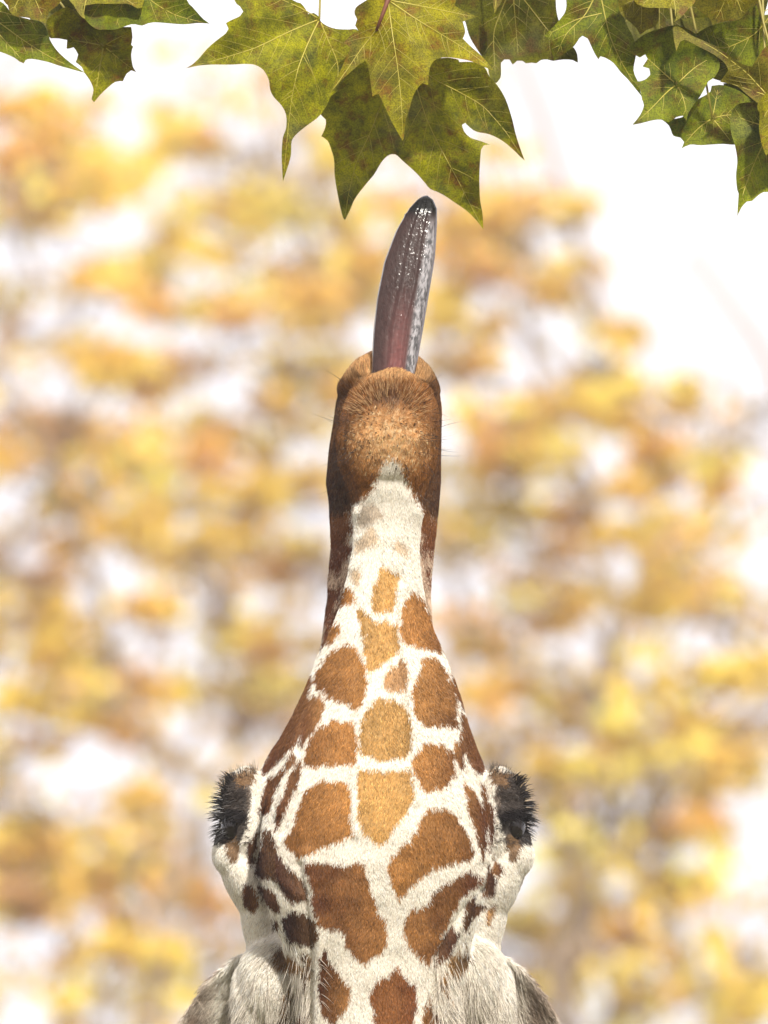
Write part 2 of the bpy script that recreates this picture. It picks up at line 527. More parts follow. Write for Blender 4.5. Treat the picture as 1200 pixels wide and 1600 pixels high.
for line, amp, wd in FOLDS:
    L = np.array(line, float); best = np.full(len(hp), 1e9)
    for a, b in zip(L[:-1], L[1:]):
        ab = b - a; t = np.clip(((hpx - a) @ ab) / (ab @ ab), 0, 1)
        best = np.minimum(best, np.linalg.norm(hpx - (a + t[:, None] * ab), axis=1))
    disp += amp * np.exp(-(best / wd) ** 2)
disp *= front
chin_ = np.exp(-((hpx[:, 0] - 607) / 55) ** 2 - ((hpx[:, 1] - 685) / 45) ** 2) * front
disp += chin_ * .003 * (vnoise(hp, 190, 41) - .5)
disp += 0.0016 * (vnoise(hp, 60, 1) - 0.5) + 0.002 * (vnoise(hp, 18, 2) - 0.5)
hp = hp + hn * disp[:, None]
_T = np.array([(f[0], f[i], f[i + 1]) for f in hf for i in range(1, len(f) - 1)])
_c = np.cross(hp[_T[:, 1]] - hp[_T[:, 0]], hp[_T[:, 2]] - hp[_T[:, 0]])
_n = np.zeros_like(hp)
for _k in range(3): np.add.at(_n, _T[:, _k], _c)
hn = _n / (np.linalg.norm(_n, axis=1, keepdims=True) + 1e-12)

# ------------------------------------------------------------------ giraffe: coat
WHITE = np.array([.84, .775, .675]); GOLD = np.array([.53, .305, .095]); BROWN = np.array([.33, .130, .026])
TAN = np.array([.42, .24, .11]); DARK = np.array([.070, .024, .012]); RED = np.array([.20, .062, .014])
def r5(L): return [(400 + u / 3, 900 + v / 3) for u, v in L]
def r6(L): return [(260 + u / 3.556, 1150 + v / 3.556) for u, v in L]
def r7(L): return [(560 + u / 3.529, 1150 + v / 3.529) for u, v in L]
def r8(L): return [(420 + u / 3.158, 1300 + v / 3.158) for u, v in L]
def r4(L): return [(450 + u / 4, 650 + v / 4) for u, v in L]
PATCH = [
 (GOLD * 1.12, r4([(590, 940), (640, 985), (680, 990), (672, 1060), (650, 1205), (600, 1200), (535, 1205), (530, 1130), (560, 1040)])),
 (GOLD, r5([(480, 155), (510, 165), (530, 190), (545, 215), (600, 220), (660, 225), (665, 330), (650, 360), (590, 400), (540, 445), (525, 430), (515, 330), (505, 240), (480, 180)])),
 (TAN * 1.15, r5([(690, 395), (700, 450), (695, 520), (650, 535), (610, 520), (615, 470), (640, 430)])),
 (BROWN * 1.1, r5([(420, 325), (470, 340), (495, 400), (515, 510), (470, 620), (420, 580), (350, 555), (290, 510), (280, 490), (310, 430), (350, 365)])),
 (BROWN * 1.2, r5([(735, 80), (780, 120), (830, 240), (865, 355), (800, 330), (740, 315), (695, 300), (690, 200), (700, 130)])),
 (BROWN, r5([(790, 385), (840, 395), (880, 440), (920, 540), (940, 700), (870, 690), (790, 690), (750, 650), (735, 540), (765, 480), (775, 420)])),
 (BROWN * 1.25, r5([(360, 680), (440, 690), (465, 760), (460, 880), (380, 870), (270, 885), (235, 870), (240, 810), (290, 730)])),
 (GOLD * .92, r5([(570, 575), (640, 590), (700, 615), (715, 700), (720, 790), (705, 835), (600, 845), (495, 830), (500, 720), (520, 640)])),
 (RED, r5([(265, 565), (300, 575), (320, 610), (290, 680), (240, 760), (210, 790), (215, 700), (235, 610)])),
 (BROWN * 1.15, r5([(795, 790), (860, 790), (910, 830), (930, 920), (900, 970), (800, 1000), (770, 960), (750, 880), (760, 830)])),
 (GOLD * 1.12, [(562, 1203), (600, 1207), (641, 1204), (645, 1243), (631, 1269), (614, 1292), (602, 1314), (585, 1312), (571, 1297), (562, 1280)]),
 (BROWN * 1.2, r6([(870, 255), (1000, 265), (1010, 330), (1005, 450), (1030, 540), (900, 590), (800, 630), (740, 660), (680, 620), (665, 580), (720, 500), (740, 420), (780, 310)])),
 (RED * .62, r5([(250, 455), (265, 500), (230, 640), (190, 770), (130, 830), (40, 930), (30, 920), (110, 720), (190, 540)])),
 (RED * .62, r6([(700, 80), (712, 150), (640, 230), (600, 300), (580, 400), (520, 420), (530, 330), (570, 250), (650, 180)])),
 (RED * .65, r6([(740, 130), (750, 180), (690, 330), (660, 420), (610, 520), (605, 480), (640, 350), (690, 220)])),
 (DARK, r6([(505, 510), (510, 560), (480, 720), (460, 700), (465, 620)])),
 (DARK, r6([(545, 510), (580, 540), (600, 620), (605, 790), (500, 760), (500, 720), (530, 600)])),
 (DARK * 1.3, r6([(610, 640), (680, 740), (740, 800), (780, 900), (700, 915), (650, 860), (620, 780)])),
 (RED, r6([(440, 815), (480, 850), (515, 920), (480, 970), (440, 930), (430, 860)])),
 (DARK * 1.4, r6([(520, 820), (590, 860), (620, 940), (600, 965), (560, 920), (510, 850)])),
 (DARK * .8, r6([(680, 985), (760, 990), (820, 1040), (830, 1120), (800, 1160), (690, 1130), (660, 1080), (645, 1030)])),
 (DARK, r6([(600, 1015), (615, 1030), (605, 1085), (590, 1070)])),
 (TAN * .7, r6([(620, 1180), (680, 1195), (740, 1250), (720, 1285), (650, 1270), (605, 1230)])),
 (TAN * .6, r6([(750, 1210), (800, 1230), (800, 1310), (760, 1400), (755, 1330), (765, 1260)])),
 (TAN * .55, r6([(690, 1370), (700, 1440), (690, 1600), (650, 1600), (660, 1450)])),
 (RED * 1.1, r6([(730, 1520), (790, 1545), (780, 1640), (720, 1640)])),
 (RED * 1.2, r8([(180, 160), (240, 150), (330, 170), (380, 190), (440, 145), (470, 200), (490, 300), (530, 400), (570, 430), (575, 520), (550, 590), (510, 595), (470, 640), (430, 610), (380, 540), (375, 480), (300, 460), (250, 450), (230, 380), (225, 280)])),
 (BROWN * 1.1, r7([(470, 405), (540, 450), (590, 540), (625, 640), (600, 680), (480, 700), (400, 720), (340, 770), (280, 830), (230, 890), (200, 820), (175, 740), (190, 670), (240, 620), (300, 580), (340, 480), (380, 415)])),
 (RED * 1.15, r7([(600, 750), (680, 800), (610, 860), (540, 920), (500, 990), (460, 1090), (420, 1190), (390, 1250), (350, 1210), (300, 1160), (265, 1090), (260, 1020), (310, 960), (380, 940), (430, 850), (520, 800)])),
 (RED, r8([(275, 575), (300, 640), (350, 720), (390, 760), (385, 850), (340, 910), (310, 940), (270, 890), (260, 800), (255, 680)])),
 (RED * 1.1, r8([(640, 670), (655, 720), (720, 770), (725, 850), (700, 947), (680, 1040), (560, 1040), (525, 947), (530, 880), (508, 800), (525, 760), (600, 710)])),
 (RED, r7([(545, 35), (570, 60), (580, 170), (555, 150), (530, 90)])),
 (RED * .6, r5([(905, 400), (950, 470), (990, 560), (1000, 640), (960, 600), (930, 520)])),
 (RED * .6, r5([(955, 630), (1010, 680), (1040, 740), (1065, 910), (1010, 895), (970, 780)])),
 (RED, r7([(590, 270), (640, 310), (690, 450), (700, 560), (690, 690), (660, 560), (600, 390)])),
 (RED * .6, r7([(665, 250), (710, 310), (735, 430), (740, 560), (720, 640), (715, 500), (690, 400)])),
 (RED, r7([(750, 680), (790, 740), (770, 765), (745, 740)])),
 (DARK * 1.3, r7([(715, 710), (750, 820), (740, 870), (690, 860)])),
 (DARK, r7([(640, 880), (635, 960), (600, 1075), (580, 1010), (600, 920)])),
 (DARK * 1.3, r7([(650, 920), (695, 930), (640, 990)])),
 (DARK * 1.5, r7([(510, 1050), (545, 1100), (500, 1190), (430, 1255), (440, 1180), (480, 1100)])),
 (TAN * .6, r7([(600, 1150), (605, 1220), (540, 1290), (500, 1270), (510, 1220)])),
 (TAN, r7([(480, 1300), (505, 1440), (460, 1380), (450, 1350)])),
 (TAN, r7([(750, 930), (730, 1010), (700, 1030), (710, 960)])),
 (RED, r7([(390, 1430), (410, 1520), (470, 1588), (480, 1700), (340, 1700), (360, 1588)])),
 (BROWN * 1.2, r4([(380, 1070), (420, 1140), (340, 1170), (350, 1110)])),
 (BROWN * 1.1, r5([(380, 215), (390, 250), (350, 310), (330, 310), (350, 250)])),
 (GOLD * 1.25 * .35 + WHITE * .6, r4([(400, 960), (450, 970), (430, 1030), (405, 1010)])),
 (GOLD * 1.3 * .35 + WHITE * .6, r4([(520, 690), (560, 780), (430, 850), (440, 780)])),
 (GOLD * 1.35 * .35 + WHITE * .6, r4([(690, 780), (740, 830), (730, 870), (660, 820)])),
 (TAN * .9 * .35 + WHITE * .6, r4([(470, 560), (540, 560), (580, 620), (470, 690), (440, 640)])),
]
SIDE = [(DARK * 1.25, [(508, 770), (548, 780), (553, 830), (545, 885), (520, 893), (508, 885)]),
 (DARK * 1.2, [(500, 912), (540, 905), (530, 960), (508, 1010), (495, 1010)]),
 (DARK * 1.3, [(652, 770), (692, 760), (690, 850), (668, 868), (654, 860)]),
 (DARK * 1.5, [(666, 880), (680, 880), (680, 915), (668, 918)])]
MUZ = [(480, 815), (540, 800), (558, 785), (572, 775), (586, 762), (594, 735), (604, 718), (620, 716), (632, 742), (648, 775), (664, 800), (700, 815), (720, 500), (480, 500)]
_vc = np.random.default_rng(5).uniform(-1, 1, (900, 3)) * [0.7, 1.0, 1.0]

def voro(P):
    """the coat's polygon patches where the photograph does not reach"""
    Q = P * 1.0
    cells = np.random.default_rng(8).uniform([-.3, -.3, -.75], [.3, .35, .6], (420, 3))
    out = np.zeros(len(Q))
    idx = np.zeros(len(Q), int)
    for s in range(0, len(Q), 20000):
        d = np.sqrt(((Q[s:s + 20000, None] - cells[None]) ** 2).sum(-1))
        o = np.argpartition(d, 1, axis=1)[:, :2]
        d2 = np.take_along_axis(d, o, 1); sw = d2[:, 0] > d2[:, 1]
        out[s:s + 20000] = np.abs(d2[:, 0] - d2[:, 1])
        idx[s:s + 20000] = np.where(sw, o[:, 1], o[:, 0])
    return out, idx

def coat(P, N, jit=2.0):
    """colour of the coat at head-frame points"""
    n = len(P)
    q = topx(P)
    q = q + (np.stack([vnoise(P, 260, 3), vnoise(P, 260, 4)], -1) - .5) * 7 + rng.normal(0, jit, (n, 2))
    C = np.repeat(WHITE[None], n, 0) * (0.93 + 0.12 * vnoise(P, 30, 5))[:, None]
    facing = N[:, 1] < 0.12
    v, idx = voro(P)
    back = (~facing) & (v > 0.010) & (q[:, 1] > 800)
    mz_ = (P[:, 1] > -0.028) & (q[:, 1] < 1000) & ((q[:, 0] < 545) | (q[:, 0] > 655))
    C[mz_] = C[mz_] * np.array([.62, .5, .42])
    C[back] = (RED * 0.9)[None] * (0.85 + 0.3 * (idx[back] % 7) / 7)[:, None]
    deep = P[:, 1] > -0.028
    for c, poly in SIDE:
        m = inpoly(q + rng.normal(0, 5, (n, 2)) + (vnoise(P, 90, 21)[:, None] - .5) * 26, poly) & deep
        k_ = np.clip((q[m, 1] - 770) / 90, 0, 1)[:, None]
        C[m] = (BROWN * .75) * (1 - k_) + (c * .55 + RED * .5) * k_
    for c, poly in PATCH:
        m = inpoly(q, grow(poly, 4.0)) & facing
        # each patch is paler towards the middle of the throat, redder at its rim
        if not m.any(): continue
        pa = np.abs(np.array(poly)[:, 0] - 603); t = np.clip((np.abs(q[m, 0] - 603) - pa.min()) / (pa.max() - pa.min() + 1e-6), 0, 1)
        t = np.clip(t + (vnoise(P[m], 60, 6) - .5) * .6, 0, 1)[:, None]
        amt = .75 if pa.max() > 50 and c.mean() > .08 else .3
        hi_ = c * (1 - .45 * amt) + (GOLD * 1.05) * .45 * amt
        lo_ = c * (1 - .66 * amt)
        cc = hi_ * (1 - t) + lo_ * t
        C[m] = cc * (0.85 + 0.3 * vnoise(P[m], 110, 16))[:, None]
    # muzzle
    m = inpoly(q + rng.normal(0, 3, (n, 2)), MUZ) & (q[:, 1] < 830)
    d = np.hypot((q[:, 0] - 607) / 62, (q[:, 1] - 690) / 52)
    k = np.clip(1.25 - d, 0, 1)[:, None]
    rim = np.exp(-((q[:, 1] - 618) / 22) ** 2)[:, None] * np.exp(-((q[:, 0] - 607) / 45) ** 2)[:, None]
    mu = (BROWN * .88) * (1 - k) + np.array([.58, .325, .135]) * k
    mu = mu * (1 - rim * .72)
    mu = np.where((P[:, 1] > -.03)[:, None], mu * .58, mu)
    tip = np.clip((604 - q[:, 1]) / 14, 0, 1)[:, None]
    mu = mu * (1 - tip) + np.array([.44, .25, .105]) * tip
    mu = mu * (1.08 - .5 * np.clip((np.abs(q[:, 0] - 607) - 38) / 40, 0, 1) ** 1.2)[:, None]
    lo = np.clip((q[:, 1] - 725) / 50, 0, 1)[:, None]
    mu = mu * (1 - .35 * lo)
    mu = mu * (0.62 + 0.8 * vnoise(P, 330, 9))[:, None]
    fl_ = (rng.random(n) < .30 * k[:, 0])[:, None]
    mu = np.where(fl_, np.array([.74, .52, .29]), mu)
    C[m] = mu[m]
    # eyelids, sockets
    for sx in (-1, 1):
        X = (lambda p: p) if sx < 0 else (lambda p: 1166 - p)
        pl = [(X(a), b) for a, b in ((388, 1222), (394, 1245), (384, 1290), (372, 1325), (352, 1322), (318, 1310), (318, 1225), (345, 1205), (370, 1200))]
        e = inpoly(q, pl) & (P[:, 1] > -.02)
        C[e] = np.array([.06, .046, .038]) + np.clip((np.abs(q[e, 0] - 583) < 196)[:, None] * np.array([.10, .075, .055]), 0, 1)
        e = inpoly(q, [(X(a), b) for a, b in ((398, 1200), (394, 1226), (374, 1229), (372, 1208))]) & (P[:, 1] > -.02)
        C[e] = TAN * .5
        e = inpoly(q, [(X(a), b) for a, b in ((352, 1300), (372, 1305), (375, 1330), (366, 1350), (356, 1335))]) & (P[:, 1] > -.02)
        C[e] = TAN * .45
    # ears: creamy base, grey brown towards the tip
    ear = np.maximum(np.clip((350 - q[:, 0]) / 25, 0, 1), np.clip((q[:, 0] - 800) / 25, 0, 1)) * np.clip((q[:, 1] - 1480) / 30, 0, 1)
    ear = ear[:, None] * np.clip(0.55 + 0.9 * (vnoise(P, 60, 12) - .4), 0, 1)[:, None]
    C = C * (1 - ear) + np.array([.30, .22, .165]) * ear
    return C

# ------------------------------------------------------------------ giraffe: body below the frame
def path_loft(pts, rx, ry, seg=40, n=60):
    """rings along a path in the world's y z plane"""
    pts = np.array(pts, float); t = np.linspace(0, 1, len(pts)); u = np.linspace(0, 1, n)
    c = np.stack([smooth1(np.interp(u, t, pts[:, k]), 6) for k in range(3)], -1)
    a = smooth1(np.interp(u, t, rx), 6); b = smooth1(np.interp(u, t, ry), 6)
    d = np.gradient(c, axis=0); d /= np.linalg.norm(d, axis=1, keepdims=True)
    V, F = [], []
    g = np.arange(seg) * 2 * math.pi / seg
    for i in range(n):
        x = np.array([1.0, 0, 0]); x = x - d[i] * (x @ d[i]); x /= np.linalg.norm(x)
        y = np.cross(d[i], x)
        V.append(c[i] + a[i] * np.cos(g)[:, None] * x + b[i] * np.sin(g)[:, None] * y)
    V = np.concatenate(V)
    for i in range(n - 1):
        for k in range(seg):
            k2 = (k + 1) % seg
            F.append((i * seg + k, i * seg + k2, (i + 1) * seg + k2, (i + 1) * seg + k))
    F.append(tuple(range(seg))[::-1]); F.append(tuple((n - 1) * seg + k for k in range(seg)))
    return V, F
n0 = hw(np.array([[-.002, .037, -.52]]))[0]; n1 = hw(np.array([[-.001, .037, -.70]]))[0]
body = [path_loft([n0, n1, (0, .50, 2.55), (0, .70, 2.10), (0, .95, 1.70)], [.096, .100, .135, .19, .25], [.108, .112, .17, .26, .34]),
        path_loft([(0, .62, 1.72), (0, .85, 1.72), (0, 1.25, 1.66), (0, 1.75, 1.60), (0, 2.12, 1.56), (0, 2.24, 1.5)], [.12, .26, .33, .32, .25, .1], [.2, .40, .42, .38, .32, .15])]
for sx in (-1, 1):
    body.append(path_loft([(sx * .17, .82, 1.62), (sx * .17, .82, 1.25), (sx * .16, .80, .95), (sx * .16, .80, .78), (sx * .16, .81, .45), (sx * .16, .80, .14), (sx * .16, .78, .09), (sx * .16, .77, 0)],
                          [.14, .10, .065, .07, .045, .05, .06, .075], [.16, .12, .07, .07, .045, .05, .07, .085], 20, 50))
    body.append(path_loft([(sx * .17, 1.98, 1.55), (sx * .18, 1.92, 1.2), (sx * .17, 2.02, .92), (sx * .17, 2.10, .74), (sx * .17, 2.07, .42), (sx * .17, 2.04, .14), (sx * .17, 2.02, .09), (sx * .17, 2.01, 0)],
                          [.16, .12, .07, .06, .045, .05, .06, .075], [.22, .16, .085, .07, .05, .05, .07, .085], 20, 50))
tail = tube([(0, 2.2, 1.66), (0, 2.30, 1.45), (0, 2.30, 1.0), (0, 2.28, .75)], [.04, .028, .022, .03], 10)
body.append(tail)
zb = hw(np.array([[0, .037, -.672]]))[0]
bp, bn, bf = remesh(body, 0.016, 4, (tuple(zb), tuple(AU)))
bh = np.stack([(bp - H) @ AX, (bp - H) @ AD, (bp - H) @ AU], -1)

def coat_body(P):
    cells = np.random.default_rng(21).uniform([-.5, -.1, 0], [.5, 2.5, 3.4], (1500, 3))
    C = np.repeat(WHITE[None] * .95, len(P), 0)
    for s in range(0, len(P), 8000):
        d = np.sqrt(((P[s:s + 8000, None] - cells[None]) ** 2).sum(-1))
        d2 = np.partition(d, 1, axis=1)[:, :2]
        m = (np.abs(d2[:, 0] - d2[:, 1]) > .022) & (P[s:s + 8000, 2] > .45)
        C[s:s + 8000][m] = BROWN
        hoof = P[s:s + 8000, 2] < .11
        C[s:s + 8000][hoof] = (.06, .045, .035)
    return C

BASE = np.array([0.0, 1.35, 0.0])
gir = empty('giraffe', BASE)
tag(gir, 'giraffe with brown patched throat stretching its head and dark tongue up to the leaves', 'giraffe')

m, n, l, p = nmat('giraffe_hide')
a = n.new('ShaderNodeAttribute'); a.attribute_name = 'coat'
l.new(a.outputs['Color'], p.inputs['Base Color'])
p.inputs['Roughness'].default_value = 0.75
no = n.new('ShaderNodeTexNoise'); no.inputs['Scale'].default_value = 420
bmp = n.new('ShaderNodeBump'); bmp.inputs['Strength'].default_value = 0.4; bmp.inputs['Distance'].default_value = 0.001
l.new(no.outputs[0], bmp.inputs['Height']); l.new(bmp.outputs[0], p.inputs['Normal'])
M_HIDE = m
skin = coat(hp, hn, 0.5) * 0.72
allP = np.concatenate([hw(hp), bp])
allF = hf + [tuple(i + len(hp) for i in f) for f in bf]
ob = mesh_obj('body', allP, allF, M_HIDE, gir)
set_col(ob.data, 'coat', np.concatenate([skin, coat_body(bp)]))

# ------------------------------------------------------------------ giraffe: fur
def sample_surface(P, F, count, wfun):
    T = np.array([(f[0], f[i], f[i + 1]) for f in F for i in range(1, len(f) - 1)])
    a, b, c = P[T[:, 0]], P[T[:, 1]], P[T[:, 2]]
    cr = np.cross(b - a, c - a); ar = np.linalg.norm(cr, axis=1) / 2
    cen = (a + b + c) / 3; nn = cr / (2 * ar[:, None] + 1e-15)
    wt = ar * wfun(cen, nn); wt /= wt.sum()
    k = rng.choice(len(T), count, p=wt)
    u, v = rng.random(count), rng.random(count)
    f = u + v > 1; u[f] = 1 - u[f]; v[f] = 1 - v[f]
    X = a[k] + (b - a)[k] * u[:, None] + (c - a)[k] * v[:, None]
    return X, T[k], np.stack([1 - u - v, u, v], -1)

def curves_obj(name, pts, rad, colr, mat, parent):
    """pts (n, k, 3) in world space"""
    n, k, _ = pts.shape
    hc = bpy.data.hair_curves.new(name)
    hc.add_curves([k] * n)
    off = np.zeros(3); q = parent
    while q is not None:
        off = off + np.array(q.location); q = q.parent
    hc.attributes['position'].data.foreach_set('vector', (pts - off).astype(np.float32).ravel())
    a = hc.attributes.get('radius') or hc.attributes.new('radius', 'FLOAT', 'POINT')
    a.data.foreach_set('value', rad.astype(np.float32).ravel())
    set_col(hc, 'hair_color', colr, 'CURVE')
    hc.materials.append(mat)
    o = bpy.data.objects.new(name, hc)
    col.objects.link(o); o.parent = parent
    return o

def hair_mat(name, rough=0.5, spec=0.12, trans=0.25):
    m, n, l, p = nmat(name)
    a = n.new('ShaderNodeAttribute'); a.attribute_name = 'hair_color'
    l.new(a.outputs['Color'], p.inputs['Base Color'])
    p.inputs['Roughness'].default_value = rough
    p.inputs['Specular IOR Level'].default_value = spec
    t = n.new('ShaderNodeBsdfTranslucent'); l.new(a.outputs['Color'], t.inputs['Color'])
    mxs = n.new('ShaderNodeMixShader'); mxs.inputs[0].default_value = trans
    l.new(p.outputs[0], mxs.inputs[1]); l.new(t.outputs[0], mxs.inputs[2])
    l.new(mxs.outputs[0], n['Material Output'].inputs[0])
    return m
M_FUR = hair_mat('fur')

def unit(v): return v / (np.linalg.norm(v, axis=-1, keepdims=True) + 1e-12)

def make_fur(count):
    def wf(c, nn):
        w_ = np.where(nn[:, 1] < 0.25, 1.0, 0.30)
        w_ *= (c[:, 2] > zc + 0.02)
        q = topx(c)
        w_ = np.where(q[:, 1] < 830, w_ * 1.35, w_)
        w_ = np.where(q[:, 1] > 1660, w_ * .4, w_)
        eye = (np.abs(np.abs(q[:, 0] - 583) - 218) < 18) & (np.abs(q[:, 1] - 1297) < 15)
        return np.where(eye, w_ * .15, w_)
    X, T, B = sample_surface(hp, hf, count, wf)
    Nn = unit((hn[T] * B[..., None]).sum(1))
    q = topx(X)
    C = coat(X, Nn, 1.6)
    n = len(X)
    # lay of the coat: down the jaw to the neck; fanning up and out on the lip
    flow = np.zeros((n, 3)); flow[:, 2] = -1
    flow[:, 0] = (q[:, 0] - 600) / 500
    up = np.clip((705 - q[:, 1]) / 70, 0, 1)[:, None]
    fan = np.stack([(q[:, 0] - 607) / 60, np.zeros(n), np.maximum((690 - q[:, 1]) / 60, -.3)], -1)
    flow = flow * (1 - up) + fan * up
    sw = (vnoise(X, 22, 14) - .5) * .9
    flow[:, 0] += sw
    flow += rng.normal(0, .20, (n, 3))
    tan = unit(flow - (flow * Nn).sum(1, keepdims=True) * Nn)
    ln = np.full(n, .0046) * rng.uniform(.65, 1.3, n)
    ln = np.where(q[:, 1] < 830, ln * .85, ln)
    lip = (q[:, 1] < 622)
    ln = np.where(lip, ln * 2.0, ln)
    earm = (q[:, 1] > 1470) & ((q[:, 0] < 480) | (q[:, 0] > 705)) & (X[:, 1] > -.06)
    ln = np.where(earm, ln * 2.4, ln)
    lift = rng.uniform(.12, .42, n)
    lift = np.where(lip, lift * .9, lift)
    k = 4
    t = np.linspace(0, 1, k)[None, :, None]
    d0 = unit(tan + Nn * (lift * 1.5)[:, None]); d1 = unit(tan + Nn * (lift * .35)[:, None])
    pts = X[:, None] - Nn[:, None] * .0006 + ln[:, None, None] * (d0[:, None] * (t - .5 * t * t) + d1[:, None] * .5 * t * t)
    rad = np.array([.00021, .00020, .00014, .00004])[None] * rng.uniform(.8, 1.25, (n, 1))
    rad = np.where((q[:, 1] < 830)[:, None], rad * .85, rad)
    br = rng.normal(1.0, .20, (n, 1)).clip(.5, 1.5)
    C = C * br
    white = C.mean(1) > .5
    fleck = rng.random(n) < np.where(white, .035, .10)
    C[fleck] *= .35
    gl = (rng.random(n) < .22) & ~white
    C[gl] = C[gl] * 1.5 + .03
    o = curves_obj('fur', hw(pts), rad, np.clip(C, 0.01, .86), M_FUR, gir)
    return o
make_fur(680000)

# head surface lookup for whiskers and tufts
bvh = BVHTree.FromPolygons(hp.tolist(), hf)
def hit(px, py):
    o = Vector((px3(px, py, -1.0)).tolist())
    e = Vector((px3(px, py, 1.0)).tolist())
    r = bvh.ray_cast(o, (e - o).normalized())
    return (np.array(r[0]), np.array(r[1])) if r[0] is not None else (None, None)

def strands(name, roots, dirs, lens, r0, colr, mat, bend=None, k=6):
    roots, dirs = np.array(roots), unit(np.array(dirs)); n = len(roots)
    t = np.linspace(0, 1, k)[None, :, None]
    bend = np.zeros((n, 3)) if bend is None else np.array(bend)
    L = np.array(lens)[:, None, None]
    pts = roots[:, None] + L * (dirs[:, None] * t + bend[:, None] * t * t)
    rad = np.array(r0)[:, None] * (1 - np.linspace(0, 1, k)[None] ** 1.5 * .9)
    return curves_obj(name, hw(pts), rad, np.array(colr), mat, gir)

R_, D_, L_, C_, B_, W_ = [], [], [], [], [], []
for i in range(160):                                  # chin whiskers and lip bristles
    if i < 110:
        px, py = 607 + rng.normal(0, 38), rng.uniform(625, 745)
    else:
        s = rng.choice([-1, 1]); px, py = 607 + s * rng.uniform(45, 78), rng.uniform(590, 780)
    h, nn = hit(px, py)
    if h is None or h[1] > .02: continue
    out = np.array([(px - 607) / 70, -.25, (680 - py) / 120 + rng.normal(0, .3)])
    R_.append(h); D_.append(nn * .6 + out); B_.append(np.array([rng.normal(0, .12), 0, rng.normal(0, .12)]))
    L_.append(rng.uniform(.003, .006) if i < 110 else rng.uniform(.012, .034))
    C_.append((.02, .014, .012)); W_.append(rng.uniform(.0003, .0005) if i < 110 else .00020)
strands('whiskers', R_, D_, L_, W_, C_, hair_mat('bristle', .4, .4, 0), B_)
_nw = len(R_)

for i in range(750):                                  # radiating bristles of the lower lip
    g = rng.uniform(-1.25, 1.25); ro = rng.uniform(.6, 1.04)
    px, py = 607 + 66 * ro * math.sin(g), 668 - 76 * ro * math.cos(g)
    h, nn = hit(px, py)
    if h is None or h[1] > .0: continue
    R_.append(h); D_.append(np.array([math.sin(g) + rng.normal(0, .12), -.1, math.cos(g) + rng.normal(0, .12)]) * .9 + nn * .5); B_.append(np.array([0, .12, 0]))
    L_.append(rng.uniform(.005, .012)); k_ = rng.random()
    C_.append(np.array((.13, .05, .016)) * rng.uniform(.4, 1.7) if k_ < .55 else np.array((.62, .40, .20)) * rng.uniform(.7, 1.15)); W_.append(.00019)
strands('lip_bristles', R_[_nw:], D_[_nw:], L_[_nw:], W_[_nw:], C_[_nw:], M_FUR, B_[_nw:])
R_, D_, L_, C_, B_, W_ = [], [], [], [], [], []
for sx in (-1, 1):                                    # long hair in the ears
    X = (lambda p: p) if sx < 0 else (lambda p: 1166 - p)
    for i in range(1500):
        px, py = X(rng.uniform(352, 488)), rng.uniform(1490, 1660)
        if rng.random() > np.clip((py - 1470) / 110, .1, 1): continue
        h, nn = hit(px, py)
        if h is None or h[1] < -.07: continue
        tw = .35 * math.sin(px * .11) + rng.normal(0, .12)
        R_.append(h); D_.append(np.array([sx * .15 + tw * .5, -.18, -1]) + nn * .25)
        B_.append(np.array([tw * .3, .1, 0])); L_.append(rng.uniform(.014, .034))
        g = rng.random()
        C_.append(np.array((.80, .73, .63)) * rng.uniform(.8, 1.06) if g < .76 else np.array((.15, .12, .10)) * rng.uniform(.5, 1.5))
        W_.append(rng.uniform(.00016, .00026))
    for i in range(60):                               # stray neck wisps beside the ear
        px, py = X(rng.uniform(470, 505)), rng.uniform(1490, 1600)
        h, nn = hit(px, py)
        if h is None: continue
        R_.append(h); D_.append(np.array([-sx * .8 + rng.normal(0, .3), -.1, -.45]) + nn * .2); B_.append(np.array([0, 0, -.2]))
        L_.append(rng.uniform(.010, .018)); C_.append(np.array((.66, .58, .49)) if rng.random() < .75 else np.array((.06, .05, .045))); W_.append(.0002)
strands('ear_hair', R_, D_, L_, W_, C_, M_FUR, B_)

